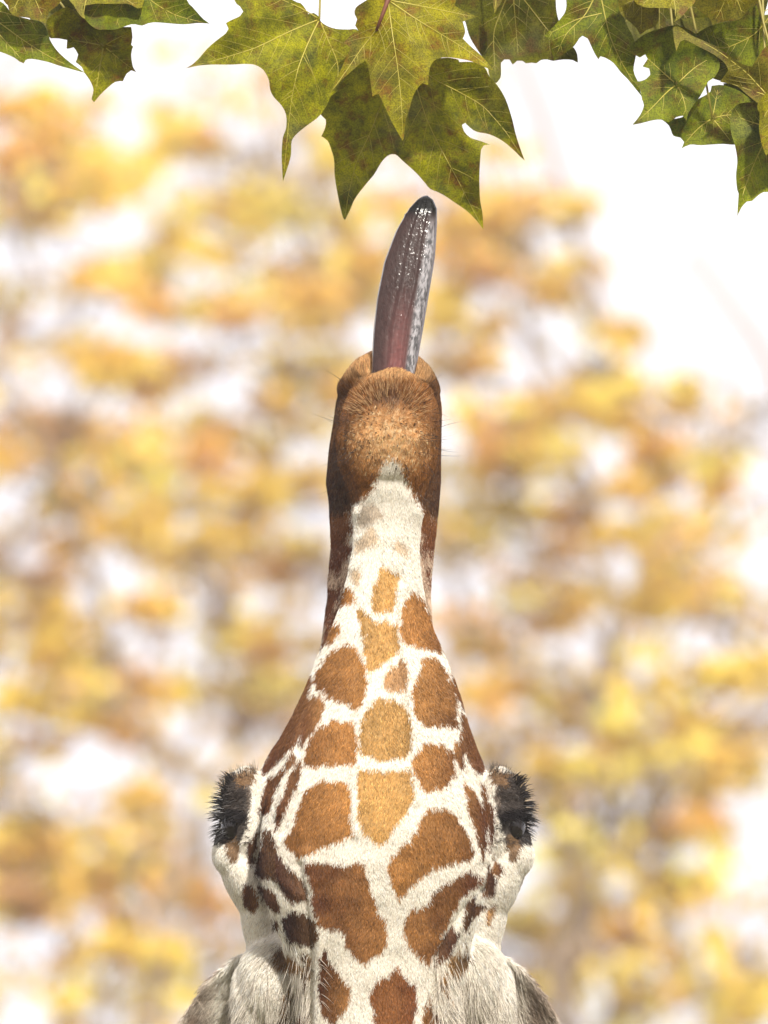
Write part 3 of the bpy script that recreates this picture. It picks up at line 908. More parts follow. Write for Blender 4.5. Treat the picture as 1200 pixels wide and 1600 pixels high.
# ------------------------------------------------------------------ giraffe: tongue
def tongue():
    Lr = np.array([(575, 640), (580, 580), (583, 520), (589, 465), (600, 410), (619, 360), (639, 326), (652, 312), (660, 307), (665, 305.5)], float)
    Rr = np.array([(644, 640), (649, 585), (654, 555), (662, 510), (672, 450), (680, 400), (683, 350), (683, 326), (677, 312), (668, 305.5)], float)
    ys = np.concatenate([np.linspace(640, 330, 120), 305.6 + (24.4) * np.cos(np.linspace(0, math.pi / 2, 26)[1:])])
    xl = np.interp(-ys, -Lr[:, 1], Lr[:, 0]); xr = np.interp(-ys, -Rr[:, 1], Rr[:, 0])
    xl[:118] = smooth1(xl[:118], 6); xr[:118] = smooth1(xr[:118], 6)
    nseg = 120
    V, C = [], []
    g = np.arange(nseg) * 2 * math.pi / nseg
    for i, py in enumerate(ys):
        v = np.clip((640 - py) / 335, 0, 1)                   # 0 base, 1 tip
        hwid = (xr[i] - xl[i]) / 2; cx = (xr[i] + xl[i]) / 2
        s = -np.cos(g)                                         # -1 left, 1 right
        frontm = np.sin(g) > 0
        # underside: a broad rounded face, then the flank turning away on the right
        prof = np.where(s < .52, 1.0 - .30 * np.abs((s + .1) / 1.0) ** 2.4, (1 - .30 * .62 ** 2.4) * np.sqrt(np.clip(1 - ((s - .52) / .48) ** 2, 0, 1)))
        prof = prof * np.clip((1 - s ** 2) * 9, 0, 1) ** .5
        s_ = s; s = s + .05 * math.sin(v * 7) + .03 * math.sin(v * 17 + 1)
        groove = .035 * np.exp(-((s - .06) / .05) ** 2) + .05 * np.exp(-((s - .40) / .04) ** 2) - .04 * np.exp(-((s - .27) / .06) ** 2) + .03 * np.exp(-((s + .32) / .05) ** 2) - .05 * np.exp(-((s + .15) / .07) ** 2)
        s = s_
        prof = prof - groove * 1.5 * (1 - v * .75)
        th = .0165 * (1 - .25 * v) * min(1, (hwid / 24) ** .6)
        yy = np.where(frontm, -th * prof, th * .55 * np.sqrt(np.clip(1 - s * s, 0, 1)))
        yc = -.012 + .055 * v ** 1.3
        V.append(px3(cx + s * hwid, np.full(nseg, py), np.full(nseg, yc)) + np.stack([yy * 0, yy, yy * 0], -1))
        base = np.array([.21, .075, .07]); midc = np.array([.028, .014, .012]); tipc = np.array([.004, .003, .003])
        k1 = np.clip(v * 1.7, 0, 1); k2 = np.clip((v - .88) / .05, 0, 1)
        pinkm = np.exp(-((s - .1) / .45) ** 2)[:, None]
        c = (midc * 1.15) * (1 - pinkm * (1 - k1)) + base * pinkm * (1 - k1)
        flank = (np.clip((s - .46) / .16, 0, 1) * np.clip((.98 - s) / .12, 0, 1))[:, None] * (1 - np.clip((v - .80) / .12, 0, 1))
        c = c * (1 - flank) + np.array([.21, .20, .21]) * flank
        c = c * (1 - k2) + tipc * k2
        C.append(c)
    V = np.concatenate(V); C = np.concatenate(C)
    # mottled flank, wrinkled edges
    st = V * np.array([1, 1, .22])
    m1 = vnoise(st, 900, 31); m2 = vnoise(V, 420, 32)
    C = C * (.72 + .55 * m2)[:, None]
    fl = (C.mean(1) > .10) & (C[:, 0] < C[:, 2] * 1.2)
    C[fl] *= (.35 + 1.1 * np.clip((.62 - m1[fl]) * 5, 0, 1))[:, None]
    F = []
    n = len(ys)
    for i in range(n - 1):
        for k in range(nseg):
            k2 = (k + 1) % nseg
            F.append((i * nseg + k, i * nseg + k2, (i + 1) * nseg + k2, (i + 1) * nseg + k))
    F.append(tuple(range(nseg))[::-1]); F.append(tuple((n - 1) * nseg + k for k in range(nseg)))
    m, nd, l, p = nmat('tongue_skin')
    a = nd.new('ShaderNodeAttribute'); a.attribute_name = 'skin'
    l.new(a.outputs['Color'], p.inputs['Base Color'])
    p.inputs['Roughness'].default_value = 0.27
    p.inputs['Specular IOR Level'].default_value = 0.10
    p.inputs['Subsurface Weight'].default_value = 0.08
    p.inputs['Subsurface Radius'].default_value = (.004, .002, .0015)
    p.inputs['Coat Weight'].default_value = 0.6; p.inputs['Coat Roughness'].default_value = 0.12; p.inputs['Coat IOR'].default_value = 1.33
    tcn = nd.new('ShaderNodeTexCoord'); mp = nd.new('ShaderNodeMapping')
    mp.inputs['Scale'].default_value = (1, 1, .55)
    l.new(tcn.outputs['Object'], mp.inputs[0])
    n1 = nd.new('ShaderNodeTexNoise'); n1.inputs['Scale'].default_value = 700; n1.inputs['Detail'].default_value = 3
    n2 = nd.new('ShaderNodeTexNoise'); n2.inputs['Scale'].default_value = 260
    l.new(mp.outputs[0], n1.inputs[0]); l.new(mp.outputs[0], n2.inputs[0])
    b1 = nd.new('ShaderNodeBump'); b1.inputs['Strength'].default_value = .20; b1.inputs['Distance'].default_value = .0012
    b2 = nd.new('ShaderNodeBump'); b2.inputs['Strength'].default_value = .27; b2.inputs['Distance'].default_value = .002
    l.new(n1.outputs[0], b1.inputs['Height']); l.new(n2.outputs[0], b2.inputs['Height'])
    mp2 = nd.new('ShaderNodeMapping'); mp2.inputs['Scale'].default_value = (1, 1, .05); l.new(tcn.outputs['Object'], mp2.inputs[0])
    n3 = nd.new('ShaderNodeTexNoise'); n3.inputs['Scale'].default_value = 330; l.new(mp2.outputs[0], n3.inputs[0])
    rr = nd.new('ShaderNodeMapRange'); rr.inputs[1].default_value = .35; rr.inputs[2].default_value = .65; rr.inputs[3].default_value = .20; rr.inputs[4].default_value = .55
    l.new(n3.outputs[0], rr.inputs[0]); l.new(rr.outputs[0], p.inputs['Roughness'])
    l.new(b1.outputs[0], b2.inputs['Normal']); l.new(b2.outputs[0], p.inputs['Normal']); l.new(b2.outputs[0], p.inputs['Coat Normal'])
    o = mesh_obj('tongue', hw(V), F, m, gir)
    bm = bmesh.new(); bm.from_mesh(o.data); bmesh.ops.recalc_face_normals(bm, faces=bm.faces); bm.to_mesh(o.data); bm.free()
    set_col(o.data, 'skin', np.clip(C, .005, .8))
    o['label'] = 'long dark purple tongue with a black tip'
tongue()

# ------------------------------------------------------------------ giraffe: eyes and lashes
me_, ne_, le_, pe_ = nmat('eye_wet')
pe_.inputs['Base Color'].default_value = (.010, .007, .006, 1)
pe_.inputs['Roughness'].default_value = .08; pe_.inputs['Specular IOR Level'].default_value = .35
M_LASH = hair_mat('lash', .35, .5, 0)
for sx in (-1, 1):
    X = (lambda p: p) if sx < 0 else (lambda p: 1166 - p)
    c = np.array(P1(X(365), 1292, .024))
    V, F = ellipsoid(c, (.0135, .022, .0165), n=22)
    eye = mesh_obj('eye', hw(V), F, me_, gir)
    R_, Dd, L_, C_, B_, W_ = [], [], [], [], [], []
    for i in range(120):
        t = rng.random()
        px = X(374 - 27 * math.sin(math.pi * (.14 + .62 * t)) + rng.normal(0, 1.5)); py = 1216 + 92 * t
        y = rng.uniform(.005, .05)
        R_.append(P1(px, py, y)); a = math.radians(52 - 75 * t + rng.normal(0, 7))
        Dd.append((sx * math.cos(a), -.25 + rng.normal(0, .2), math.sin(a)))
        B_.append((0, -.1, -.22)); L_.append(rng.uniform(.009, .018)); C_.append((.008, .006, .006)); W_.append(.00075)
    for i in range(70):                                 # upper lashes hanging over the eye
        t = rng.random()
        px, py = X(388 - 42 * t), 1266 + 10 * (2 * t - 1) ** 2 + rng.normal(0, 2)
        h, nn = hit(px, py)
        if h is None: continue
        R_.append(h); Dd.append((sx * (.45 + .4 * t), -.55, -.42 + rng.normal(0, .15))); B_.append((sx * .2, 0, .1))
        L_.append(rng.uniform(.011, .019)); C_.append((.008, .006, .006)); W_.append(.0007)
    for i in range(260):                                # dark fur of the lid, over the upper part of the eye
        px, py = X(rng.uniform(338, 394)), rng.uniform(1228, 1318)
        h, nn = hit(px, py)
        if h is None or h[1] < -.035: continue
        if ((px - X(364)) / 16) ** 2 + ((py - 1296) / 17) ** 2 < 1: continue
        R_.append(h); Dd.append(np.array([sx * .8, -.1, .1 + rng.normal(0, .3)]) + nn * .35); B_.append((0, 0, -.1))
        L_.append(rng.uniform(.005, .011)); C_.append(np.array((.030, .023, .019)) * rng.uniform(.5, 2.6)); W_.append(.0003)
    for i in range(130):                                # brow bristles
        px, py = X(rng.uniform(346, 402)), 0
        t = (402 - X(px)) / 56 if sx < 0 else (402 - (1166 - px)) / 56
        py = 1200 + 26 * t * t + rng.normal(0, 3)
        R_.append(P1(px, py + 8, rng.uniform(.01, .06))); a = math.radians(rng.uniform(40, 100))
        Dd.append((sx * math.cos(a) * .8, -.2, math.sin(a))); B_.append((0, 0, -.1)); L_.append(rng.uniform(.008, .015))
        C_.append((.03, .025, .022) if rng.random() < .7 else (.4, .3, .2)); W_.append(.0003)
    strands('eyelashes', R_, Dd, L_, W_, C_, M_LASH, B_)

# ------------------------------------------------------------------ plane tree with the leaves overhead
def plane_leaf_mat(name, c0, c1, spot):
    m, n, l, p = nmat(name)
    tcn = n.new('ShaderNodeTexCoord')
    oi = n.new('ShaderNodeObjectInfo')
    ad = n.new('ShaderNodeVectorMath'); ad.operation = 'ADD'
    l.new(tcn.outputs['Object'], ad.inputs[0]); l.new(oi.outputs['Random'], ad.inputs[1])
    n1 = n.new('ShaderNodeTexNoise'); n1.inputs['Scale'].default_value = 34; n1.inputs['Detail'].default_value = 9; n1.inputs['Roughness'].default_value = .65
    n2 = n.new('ShaderNodeTexNoise'); n2.inputs['Scale'].default_value = 52; n2.inputs['Detail'].default_value = 9; n2.inputs['Roughness'].default_value = .7
    n3 = n.new('ShaderNodeTexNoise'); n3.inputs['Scale'].default_value = 650; n3.inputs['Detail'].default_value = 2
    n4 = n.new('ShaderNodeTexNoise'); n4.inputs['Scale'].default_value = 14
    for q in (n1, n2, n3, n4): l.new(ad.outputs[0], q.inputs['Vector'])
    r1 = n.new('ShaderNodeValToRGB')
    r1.color_ramp.elements[0].position = .36; r1.color_ramp.elements[0].color = (*c0, 1)
    r1.color_ramp.elements[1].position = .66; r1.color_ramp.elements[1].color = (*c1, 1)
    l.new(n1.outputs[0], r1.inputs[0])
    r2 = n.new('ShaderNodeValToRGB')
    r2.color_ramp.elements[0].position = .505; r2.color_ramp.elements[0].color = (0, 0, 0, 1)
    r2.color_ramp.elements[1].position = .66; r2.color_ramp.elements[1].color = (.85, .85, .85, 1)
    l.new(n2.outputs[0], r2.inputs[0])
    m1 = n.new('ShaderNodeMix'); m1.data_type = 'RGBA'
    l.new(r2.outputs[0], m1.inputs[0]); l.new(r1.outputs[0], m1.inputs[6]); m1.inputs[7].default_value = (*spot, 1)
    # dull greyish mottling in broad patches
    r4_ = n.new('ShaderNodeValToRGB')
    r4_.color_ramp.elements[0].position = .54; r4_.color_ramp.elements[0].color = (0, 0, 0, 1)
    r4_.color_ramp.elements[1].position = .68; r4_.color_ramp.elements[1].color = (.22, .22, .22, 1)
    l.new(n4.outputs[0], r4_.inputs[0])
    m3 = n.new('ShaderNodeMix'); m3.data_type = 'RGBA'
    l.new(r4_.outputs[0], m3.inputs[0]); l.new(m1.outputs[2], m3.inputs[6]); m3.inputs[7].default_value = (.19, .165, .10, 1)
    m2 = n.new('ShaderNodeMix'); m2.data_type = 'RGBA'; m2.blend_type = 'MULTIPLY'; m2.inputs[0].default_value = .8
    r3 = n.new('ShaderNodeValToRGB')
    r3.color_ramp.elements[0].position = .35; r3.color_ramp.elements[0].color = (.35, .35, .3, 1); r3.color_ramp.elements[1].position = .6
    l.new(n3.outputs[0], r3.inputs[0])
    l.new(m3.outputs[2], m2.inputs[6]); l.new(r3.outputs[0], m2.inputs[7])
    l.new(m2.outputs[2], p.inputs['Base Color'])
    p.inputs['Roughness'].default_value = .6; p.inputs['Specular IOR Level'].default_value = .15
    b = n.new('ShaderNodeBump'); b.inputs['Strength'].default_value = .3; b.inputs['Distance'].default_value = .001
    l.new(n3.outputs[0], b.inputs['Height']); l.new(b.outputs[0], p.inputs['Normal'])
    t = n.new('ShaderNodeBsdfTranslucent'); l.new(m2.outputs[2], t.inputs['Color'])
    mxs = n.new('ShaderNodeMixShader'); mxs.inputs[0].default_value = .35
    l.new(p.outputs[0], mxs.inputs[1]); l.new(t.outputs[0], mxs.inputs[2])
    l.new(mxs.outputs[0], n['Material Output'].inputs[0])
    return m
ML = {'olive': plane_leaf_mat('leaf_olive', (.07, .078, .003), (.37, .355, .004), (.14, .050, .006)),
      'green': plane_leaf_mat('leaf_green', (.06, .085, .003), (.24, .27, .004), (.12, .06, .006)),
      'yellow': plane_leaf_mat('leaf_yellow', (.13, .12, .004), (.40, .355, .008), (.20, .07, .008)),
      'brown': plane_leaf_mat('leaf_browning', (.11, .10, .005), (.28, .24, .006), (.15, .05, .008)),
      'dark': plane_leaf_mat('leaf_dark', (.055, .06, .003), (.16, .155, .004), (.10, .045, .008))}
mv, nv_, lv_, pv_ = nmat('leaf_vein')
pv_.inputs['Base Color'].default_value = (.38, .32, .04, 1); pv_.inputs['Roughness'].default_value = .5
mv2, nv2, lv2, pv2 = nmat('leaf_vein_dull')
pv2.inputs['Base Color'].default_value = (.24, .20, .03, 1); pv2.inputs['Roughness'].default_value = .5

TREE = np.array([2.6, 0.45, 0.0])
ptree = empty('plane_tree', TREE)
tag(ptree, 'plane tree limb hung with large olive green lobed leaves above the giraffe\'s tongue', 'tree')
u = np.linspace(0, 1, 16)[:, None]
tr = TREE + np.array([[.25, .3, 7.5]]) * u + np.concatenate([rng.normal(0, .03, (16, 2)), np.zeros((16, 1))], 1)
mesh_obj('trunk', *tube(tr, np.linspace(.24, .09, 16), 18), M_BARK, ptree)
lp = [np.array(tr[8]) + [0, 0, 0]] + [hw(np.array([q]))[0] for q in ((2.1, .16, .80), (1.5, .10, .82), (.95, .07, .755), (.5, .05, .69), (.1, .045, .665), (-.3, .05, .64), (-.62, .06, .60), (-.85, .07, .55))]
lp = np.array(lp); tt = np.linspace(0, 1, len(lp)); uu = np.linspace(0, 1, 50)
LIMB = np.stack([smooth1(np.interp(uu, tt, lp[:, k]), 5) for k in range(3)], -1) + rng.normal(0, .004, (50, 3))
mesh_obj('branch', *tube(LIMB, np.linspace(.075, .005, 50) ** 1.0, 10), M_BARK, ptree)

def refine(poly, step=5.0):
    """denser outline: curved between teeth, sharp at them"""
    P = np.array(poly, float); n = len(P); out = []
    sharp = []
    for i in range(n):
        a = P[i] - P[i - 1]; b = P[(i + 1) % n] - P[i]
        c = (a @ b) / (np.linalg.norm(a) * np.linalg.norm(b) + 1e-9)
        sharp.append(c < .55)
    T = [np.zeros(2) if sharp[i] else (P[(i + 1) % n] - P[i - 1]) / 2 for i in range(n)]
    for i in range(n):
        j = (i + 1) % n; L = np.linalg.norm(P[j] - P[i]); k = max(1, int(L / step))
        for q in range(k):
            t = q / k
            h = (2*t**3-3*t*t+1) * P[i] + (t**3-2*t*t+t) * T[i] + (-2*t**3+3*t*t) * P[j] + (t**3-t*t) * T[j]
            out.append(h)
    return np.array(out)

def seg_dist(Q, line):
    L = np.array(line, float); best = np.full(len(Q), 1e9)
    for a, b in zip(L[:-1], L[1:]):
        ab = b - a; t = np.clip(((Q - a) @ ab) / (ab @ ab + 1e-9), 0, 1)
        best = np.minimum(best, np.linalg.norm(Q - (a + t[:, None] * ab), axis=1))
    return best

def plane_leaf(poly, veins, y0, mat, tilt=(0, 0), curl=.10, wave=.006, stalk=None, seed=0, dull=False, droop=0.0, side_veins=True, label=None):
    """poly and veins in photograph pixels; the leaf gets its own depth, tilt and curl"""
    r = np.random.default_rng(seed + 100)
    pp, full = [], []
    hid = lambda p: p[1] < -19 or p[0] > 1225 or p[0] < -25
    for i in range(len(poly)):
        a, b = np.array(poly[i], float), np.array(poly[(i + 1) % len(poly)], float)
        full.append(tuple(a))
        L = np.linalg.norm(b - a)
        if seed < 30 and hid(a) and hid(b) and L > 25:
            d = (b - a) / L; nrm_ = np.array([d[1], -d[0]])
            area = sum(p[0] * q_[1] - q_[0] * p[1] for p, q_ in zip(poly, poly[1:] + poly[:1]))
            if area < 0: nrm_ = -nrm_
            for t, h in ((.12, .10), (.26, .30), (.36, .16), (.5, .42), (.62, .18), (.76, .32), (.88, .08)):
                full.append(tuple(a + d * L * (t + r.uniform(-.03, .03)) + nrm_ * min(L, 110) * h * r.uniform(.8, 1.2)))
    poly = full
    out = refine(poly)
    x0, z0 = out.min(0); x1, z1 = out.max(0)
    g = 7.0
    gx, gy = np.meshgrid(np.arange(x0, x1, g), np.arange(z0, z1, g))
    gp = np.stack([gx.ravel(), gy.ravel()], -1) + r.normal(0, .8, (gx.size, 2))
    ins = inpoly(gp, out)
    gp = gp[ins]
    if len(gp):
        dd = np.min(np.linalg.norm(gp[:, None] - out[None], axis=2), 1)
        gp = gp[dd > 3.0]
    pts = np.concatenate([out, gp])
    n = len(out)
    vc, ed, fc, *_ = delaunay_2d_cdt([Vector(p) for p in pts], [(i, (i + 1) % n) for i in range(n)], [], 1, 1e-4)
    Q = np.array([v[:] for v in vc])
    cen = np.array(veins[0][0], float)
    def depth(Q):
        d = np.min([seg_dist(Q, v) for v in veins], 0)
        q = (Q - cen) * S
        rr = np.linalg.norm(q, axis=1)
        w_ = vnoise(np.column_stack([Q * .012, np.full(len(Q), seed * 3.7)]), 1.0, seed) - .5
        w2 = vnoise(np.column_stack([Q * .035, np.full(len(Q), seed * 1.7)]), 1.0, seed + 4) - .5
        return y0 + tilt[0] * q[:, 0] + tilt[1] * -q[:, 1] - 1.7 * curl * d * S + droop * rr * rr / .1 + w_ * wave * 5.5 + w2 * wave * .9
    V = hw(px3(Q[:, 0], Q[:, 1], depth(Q)))
    o = mesh_obj('leaf', V, fc, mat, ptree)
    if label: o['label'] = label
    # veins: raised ribs on the underside facing the camera
    parts = []
    for vi, v in enumerate(veins):
        L = np.array(v, float); t = np.linspace(0, 1, len(L)); k = max(6, int(np.linalg.norm(np.diff(L, axis=0), axis=1).sum() / 9))
        uu = np.linspace(0, 1, k)
        c = np.stack([np.interp(uu, t, L[:, 0]), np.interp(uu, t, L[:, 1])], -1); c = smooth1(c, 2)
        w3 = hw(px3(c[:, 0], c[:, 1], depth(c) - .0004))
        parts.append(tube(w3, np.linspace(.00075, .00022, k), 5))
        if side_veins:
            tot = np.linalg.norm(np.diff(L, axis=0), axis=1).sum()
            for q in np.arange(.16, .86, max(.09, 17 / max(tot, 1))):
                for sd in (-1, 1):
                    if r.random() < .18: continue
                    i = min(k - 2, int((q + r.uniform(-.02, .02)) * k))
                    d0 = c[i + 1] - c[i]; d0 /= np.linalg.norm(d0) + 1e-9
                    a = sd * math.radians(r.uniform(38, 56))
                    dv = np.array([d0[0] * math.cos(a) - d0[1] * math.sin(a), d0[0] * math.sin(a) + d0[1] * math.cos(a)])
                    ln = tot * (.34 * (1 - q * .6)) * r.uniform(.7, 1.1)
                    s = np.linspace(0, 1, 7)[:, None]
                    cc = c[i] + dv * ln * s + d0 * ln * .22 * s * s
                    ok = inpoly(cc, out)
                    kk = 7 if ok.all() else int(np.argmin(ok))
                    others = [ov for oi_, ov in enumerate(veins) if oi_ != vi]
                    if others and kk > 2:
                        dm = np.min([seg_dist(cc, ov) for ov in others], 0)
                        near = np.nonzero(dm[1:] < 5)[0]
                        if len(near): kk = min(kk, near[0] + 1)
                    if kk < 3: continue
                    w3 = hw(px3(cc[:kk, 0], cc[:kk, 1], depth(cc[:kk]) - .0002))
                    parts.append(tube(w3, np.linspace(.00032, .00010, kk), 4))
    VV, FF = merge(parts)
    mesh_obj('vein', VV, FF, mv2 if dull else mv, o)
    # stalk up to the limb
    b = hw(px3(cen[0], cen[1], depth(cen[None])))[0]
    if stalk is None:
        i = int(np.argmin(np.linalg.norm(LIMB - (b + np.array([r.normal(0, .03), 0, .05])), axis=1))); e = LIMB[i]
    else:
        e = stalk
    s = np.linspace(0, 1, 8)[:, None]
    pth = b + (e - b) * s + np.array([r.normal(0, .012), r.uniform(0, .02), 0]) * np.sin(s * math.pi)
    mesh_obj('leaf_stalk', *tube(pth, np.linspace(.0011, .0018, 8), 6), mv2, o)
    return o

CB = [(556,12),(570,2),(600,-15),(620,-30),(700,-30),(713,0),(710,8),(725,17),(747,26),(733,30),(723,34),(727,50),(723,60),(735,72),(750,85),(762,98),(771,110),(757,105),(740,97),(725,93),(705,90),(690,90),(678,95),(672,105),(670,118),(669,133),(660,130),(652,138),(645,152),(640,170),(634,190),(631,215),(629,220),(622,208),(612,190),(605,175),(598,160),(592,147),(586,148),(582,151),(580,135),(577,115),(574,102),(571,95),(560,102),(545,115),(537,122),(525,135),(513,150),(520,135),(530,115),(540,92),(548,75),(541,69),(536,68),(545,58),(560,48),(555,40),(558,30),(554,22)]
CA = [(372,-30),(366,0),(375,10),(380,18),(375,25),(360,32),(353,36),(357,45),(353,52),(340,62),(325,75),(310,92),(300,101),(290,107),(308,103),(330,101),(360,101),(385,100),(400,102),(412,110),(420,125),(422,140),(428,152),(440,165),(447,180),(447,200),(442,215),(440,240),(441,265),(442,284),(446,272),(453,250),(455,238),(456,220),(465,208),(480,196),(495,185),(502,178),(512,162),(517,150),(528,142),(540,120),(553,105),(562,85),(570,60),(558,46),(545,46),(525,45),(510,40),(501,33),(499,27),(490,20),(482,22),(478,15),(470,5),(457,0),(440,-25),(400,-35)]
CD = [(571,70),(545,85),(525,105),(515,130),(508,150),(500,170),(502,180),(509,187),(508,200),(502,213),(512,220),(518,235),(522,250),(523,275),(527,300),(532,325),(536,340),(539,344),(546,330),(555,310),(570,290),(585,272),(595,255),(605,244),(617,241),(630,252),(650,270),(665,287),(672,295),(690,303),(710,316),(730,330),(745,345),(755,358),(754,335),(750,310),(749,280),(750,255),(752,233),(756,227),(766,226),(750,220),(735,215),(725,205),(722,195),(727,192),(735,200),(745,206),(765,210),(785,220),(802,234),(813,245),(820,251),(813,232),(806,210),(800,185),(790,155),(777,133),(765,120),(757,105),(740,97),(718,97),(716,93),(700,90),(680,88),(660,60),(640,40),(610,60),(585,85)]
P_ = plane_leaf
P_(CB, [[(606,0),(612,45),(622,110),(628,170),(629,214)], [(606,0),(650,30),(680,48),(725,75),(766,106)], [(606,0),(660,10),(700,18),(740,26)], [(604,2),(590,45),(565,75),(545,105),(516,146)]], -.045, ML['yellow'], (.10, .15), .12, .006, seed=1)
P_(CA, [[(499,30),(480,70),(466,105),(456,150),(450,200),(443,278)], [(499,30),(450,50),(400,75),(345,92),(296,105)], [(499,30),(470,12),(430,-5),(385,-20)], [(500,32),(512,62),(530,100),(526,135)]], -.012, ML['olive'], (.18, .05), .16, .006, seed=2)
P_(CD, [[(640,95),(655,150),(668,190),(690,235),(715,280),(740,330),(754,355)], [(640,95),(680,125),(720,145),(755,165),(790,205),(817,247)], [(640,95),(600,150),(580,205),(558,250),(545,300),(539,340)]], .012, ML['olive'], (-.12, -.25), .14, .007, seed=3)
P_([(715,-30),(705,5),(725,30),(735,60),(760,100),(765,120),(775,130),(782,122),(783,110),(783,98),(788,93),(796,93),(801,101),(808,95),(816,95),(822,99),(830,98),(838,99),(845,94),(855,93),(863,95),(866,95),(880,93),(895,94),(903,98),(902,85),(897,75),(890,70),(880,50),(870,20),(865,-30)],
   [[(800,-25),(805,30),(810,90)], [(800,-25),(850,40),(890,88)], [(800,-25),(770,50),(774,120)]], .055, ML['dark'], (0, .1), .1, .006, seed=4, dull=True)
P_([(866,95),(880,85),(897,72),(905,60),(910,56),(918,60),(925,75),(930,85),(935,93),(938,88),(945,90),(958,98),(970,113),(980,123),(990,135),(1003,151),(1000,140),(997,128),(990,110),(994,82),(990,60),(980,40),(968,10),(960,-30),(880,-30),(885,10),(875,30),(850,56),(858,62),(862,80)],
   [[(936,-20),(944,20),(953,58),(972,100),(1000,145)], [(936,-20),(915,25),(885,50),(868,88)], [(944,20),(900,30),(852,56)]], .02, ML['green'], (.1, .2), .15, .006, seed=5)
P_([(960,-30),(966,5),(970,22),(985,35),(995,45),(1000,55),(1010,47),(1021,42),(1030,25),(1020,-30)], [[(1002,-25),(1003,15),(1001,50)], [(1002,-25),(985,10),(974,24)]], -.02, ML['brown'], (.2, .1), .2, .004, seed=6)
P_([(985,-30),(992,2),(1000,8),(1012,12),(1050,13),(1058,22),(1056,30),(1053,34),(1063,28),(1072,18),(1080,10),(1085,5),(1100,-30)], [[(1045,-25),(1056,5),(1055,30)], [(1045,-25),(1015,0),(1000,7)]], -.035, ML['yellow'], (.1, .3), .15, .003, seed=7)
P_([(1075,-30),(1082,5),(1098,20),(1108,28),(1114,40),(1120,36),(1130,34),(1140,33),(1150,32),(1160,27),(1172,12),(1182,6),(1190,-30)], [[(1140,-25),(1132,5),(1115,36)], [(1140,-25),(1155,5),(1160,24)]], -.025, ML['brown'], (-.2, .1), .2, .004, seed=8)
P_([(988,126),(1000,140),(1003,155),(1006,165),(1000,180),(988,195),(1000,193),(1020,188),(1033,187),(1045,191),(1057,183),(1067,181),(1073,189),(1075,178),(1085,162),(1093,152),(1100,140),(1107,127),(1117,120),(1125,100),(1112,80),(1090,55),(1060,40),(1030,45),(1005,55),(985,72),(985,82),(996,88),(1000,90),(1008,85),(1012,92),(1004,104),(1014,107),(1016,117),(1010,123),(1000,127)],
   [[(1057,132),(1040,145),(1020,168),(992,193)], [(1057,132),(1030,108),(1008,88)], [(1057,132),(1070,155),(1073,184)], [(1057,132),(1085,105),(1108,92)]], -.005, ML['green'], (.1, .15), .12, .006, seed=9)
P_([(1051,42),(1053,62),(1057,80),(1063,65),(1070,62),(1090,72),(1115,85),(1132,98),(1138,110),(1125,128),(1150,134),(1165,146),(1180,158),(1200,172),(1240,182),(1240,60),(1200,70),(1175,104),(1155,98),(1130,80),(1105,66),(1080,55),(1062,42)],
   [[(1200,150),(1165,112),(1120,78),(1058,46)], [(1200,150),(1170,140),(1140,130)]], -.045, ML['brown'], (.05, .3), .25, .006, seed=10)
P_([(1031,185),(1045,196),(1052,212),(1063,215),(1069,222),(1065,232),(1078,226),(1095,227),(1110,226),(1130,225),(1147,226),(1165,222),(1180,190),(1175,160),(1155,142),(1130,133),(1120,133),(1112,134),(1110,143),(1100,150),(1090,155),(1080,165),(1072,178),(1066,183),(1050,186)],
   [[(1113,185),(1090,200),(1067,228)], [(1113,185),(1118,160),(1122,137)], [(1113,185),(1140,178),(1170,180)], [(1113,185),(1130,205),(1143,222)]], .015, ML['green'], (-.1, .1), .12, .006, seed=11)
P_([(1148,226),(1152,250),(1150,275),(1152,297),(1154,302),(1153,320),(1152,338),(1158,325),(1167,315),(1175,314),(1185,305),(1200,300),(1240,312),(1260,220),(1215,180),(1190,165),(1170,160),(1150,165),(1141,185),(1143,210)],
   [[(1205,200),(1180,250),(1163,295),(1153,333)], [(1205,200),(1225,250),(1238,305)], [(1205,200),(1170,190),(1146,180)]], -.02, ML['green'], (.3, .1), .2, .007, seed=12)
P_([(1185,160),(1187,180),(1186,200),(1190,225),(1197,243),(1205,235),(1215,225),(1240,205),(1250,160),(1220,120)], [[(1225,140),(1208,190),(1197,238)], [(1225,140),(1205,160),(1188,195)]], -.05, ML['yellow'], (.2, .2), .2, .004, seed=13)
P_([(1085,55),(1110,40),(1150,30),(1172,12),(1182,8),(1190,35),(1194,42),(1215,20),(1240,-10),(1250,150),(1200,120),(1170,108),(1150,100),(1115,86)], [[(1215,10),(1180,55),(1130,78),(1095,62)], [(1215,10),(1215,70),(1225,125)], [(1215,10),(1185,20)]], .012, ML['green'], (-.1, .2), .12, .006, seed=14)
P_([(770,-30),(771,8),(773,21),(777,12),(784,2),(786,-30)], [[(778,-25),(775,0),(773,17)]], .0, ML['yellow'], (0, 0), .1, .002, seed=15, side_veins=False)
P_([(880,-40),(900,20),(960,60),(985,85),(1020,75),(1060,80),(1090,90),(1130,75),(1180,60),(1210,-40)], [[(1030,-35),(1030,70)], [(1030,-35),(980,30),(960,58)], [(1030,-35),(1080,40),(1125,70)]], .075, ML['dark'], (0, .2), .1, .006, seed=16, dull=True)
P_([(1040,30),(1045,60),(1075,90),(1100,115),(1112,122),(1124,126),(1140,132),(1165,150),(1200,165),(1260,160),(1260,20)], [[(1230,30),(1170,90),(1115,115)], [(1230,30),(1200,150)], [(1230,30),(1100,50),(1050,55)]], .055, ML['dark'], (0, .2), .1, .005, seed=23, dull=True)
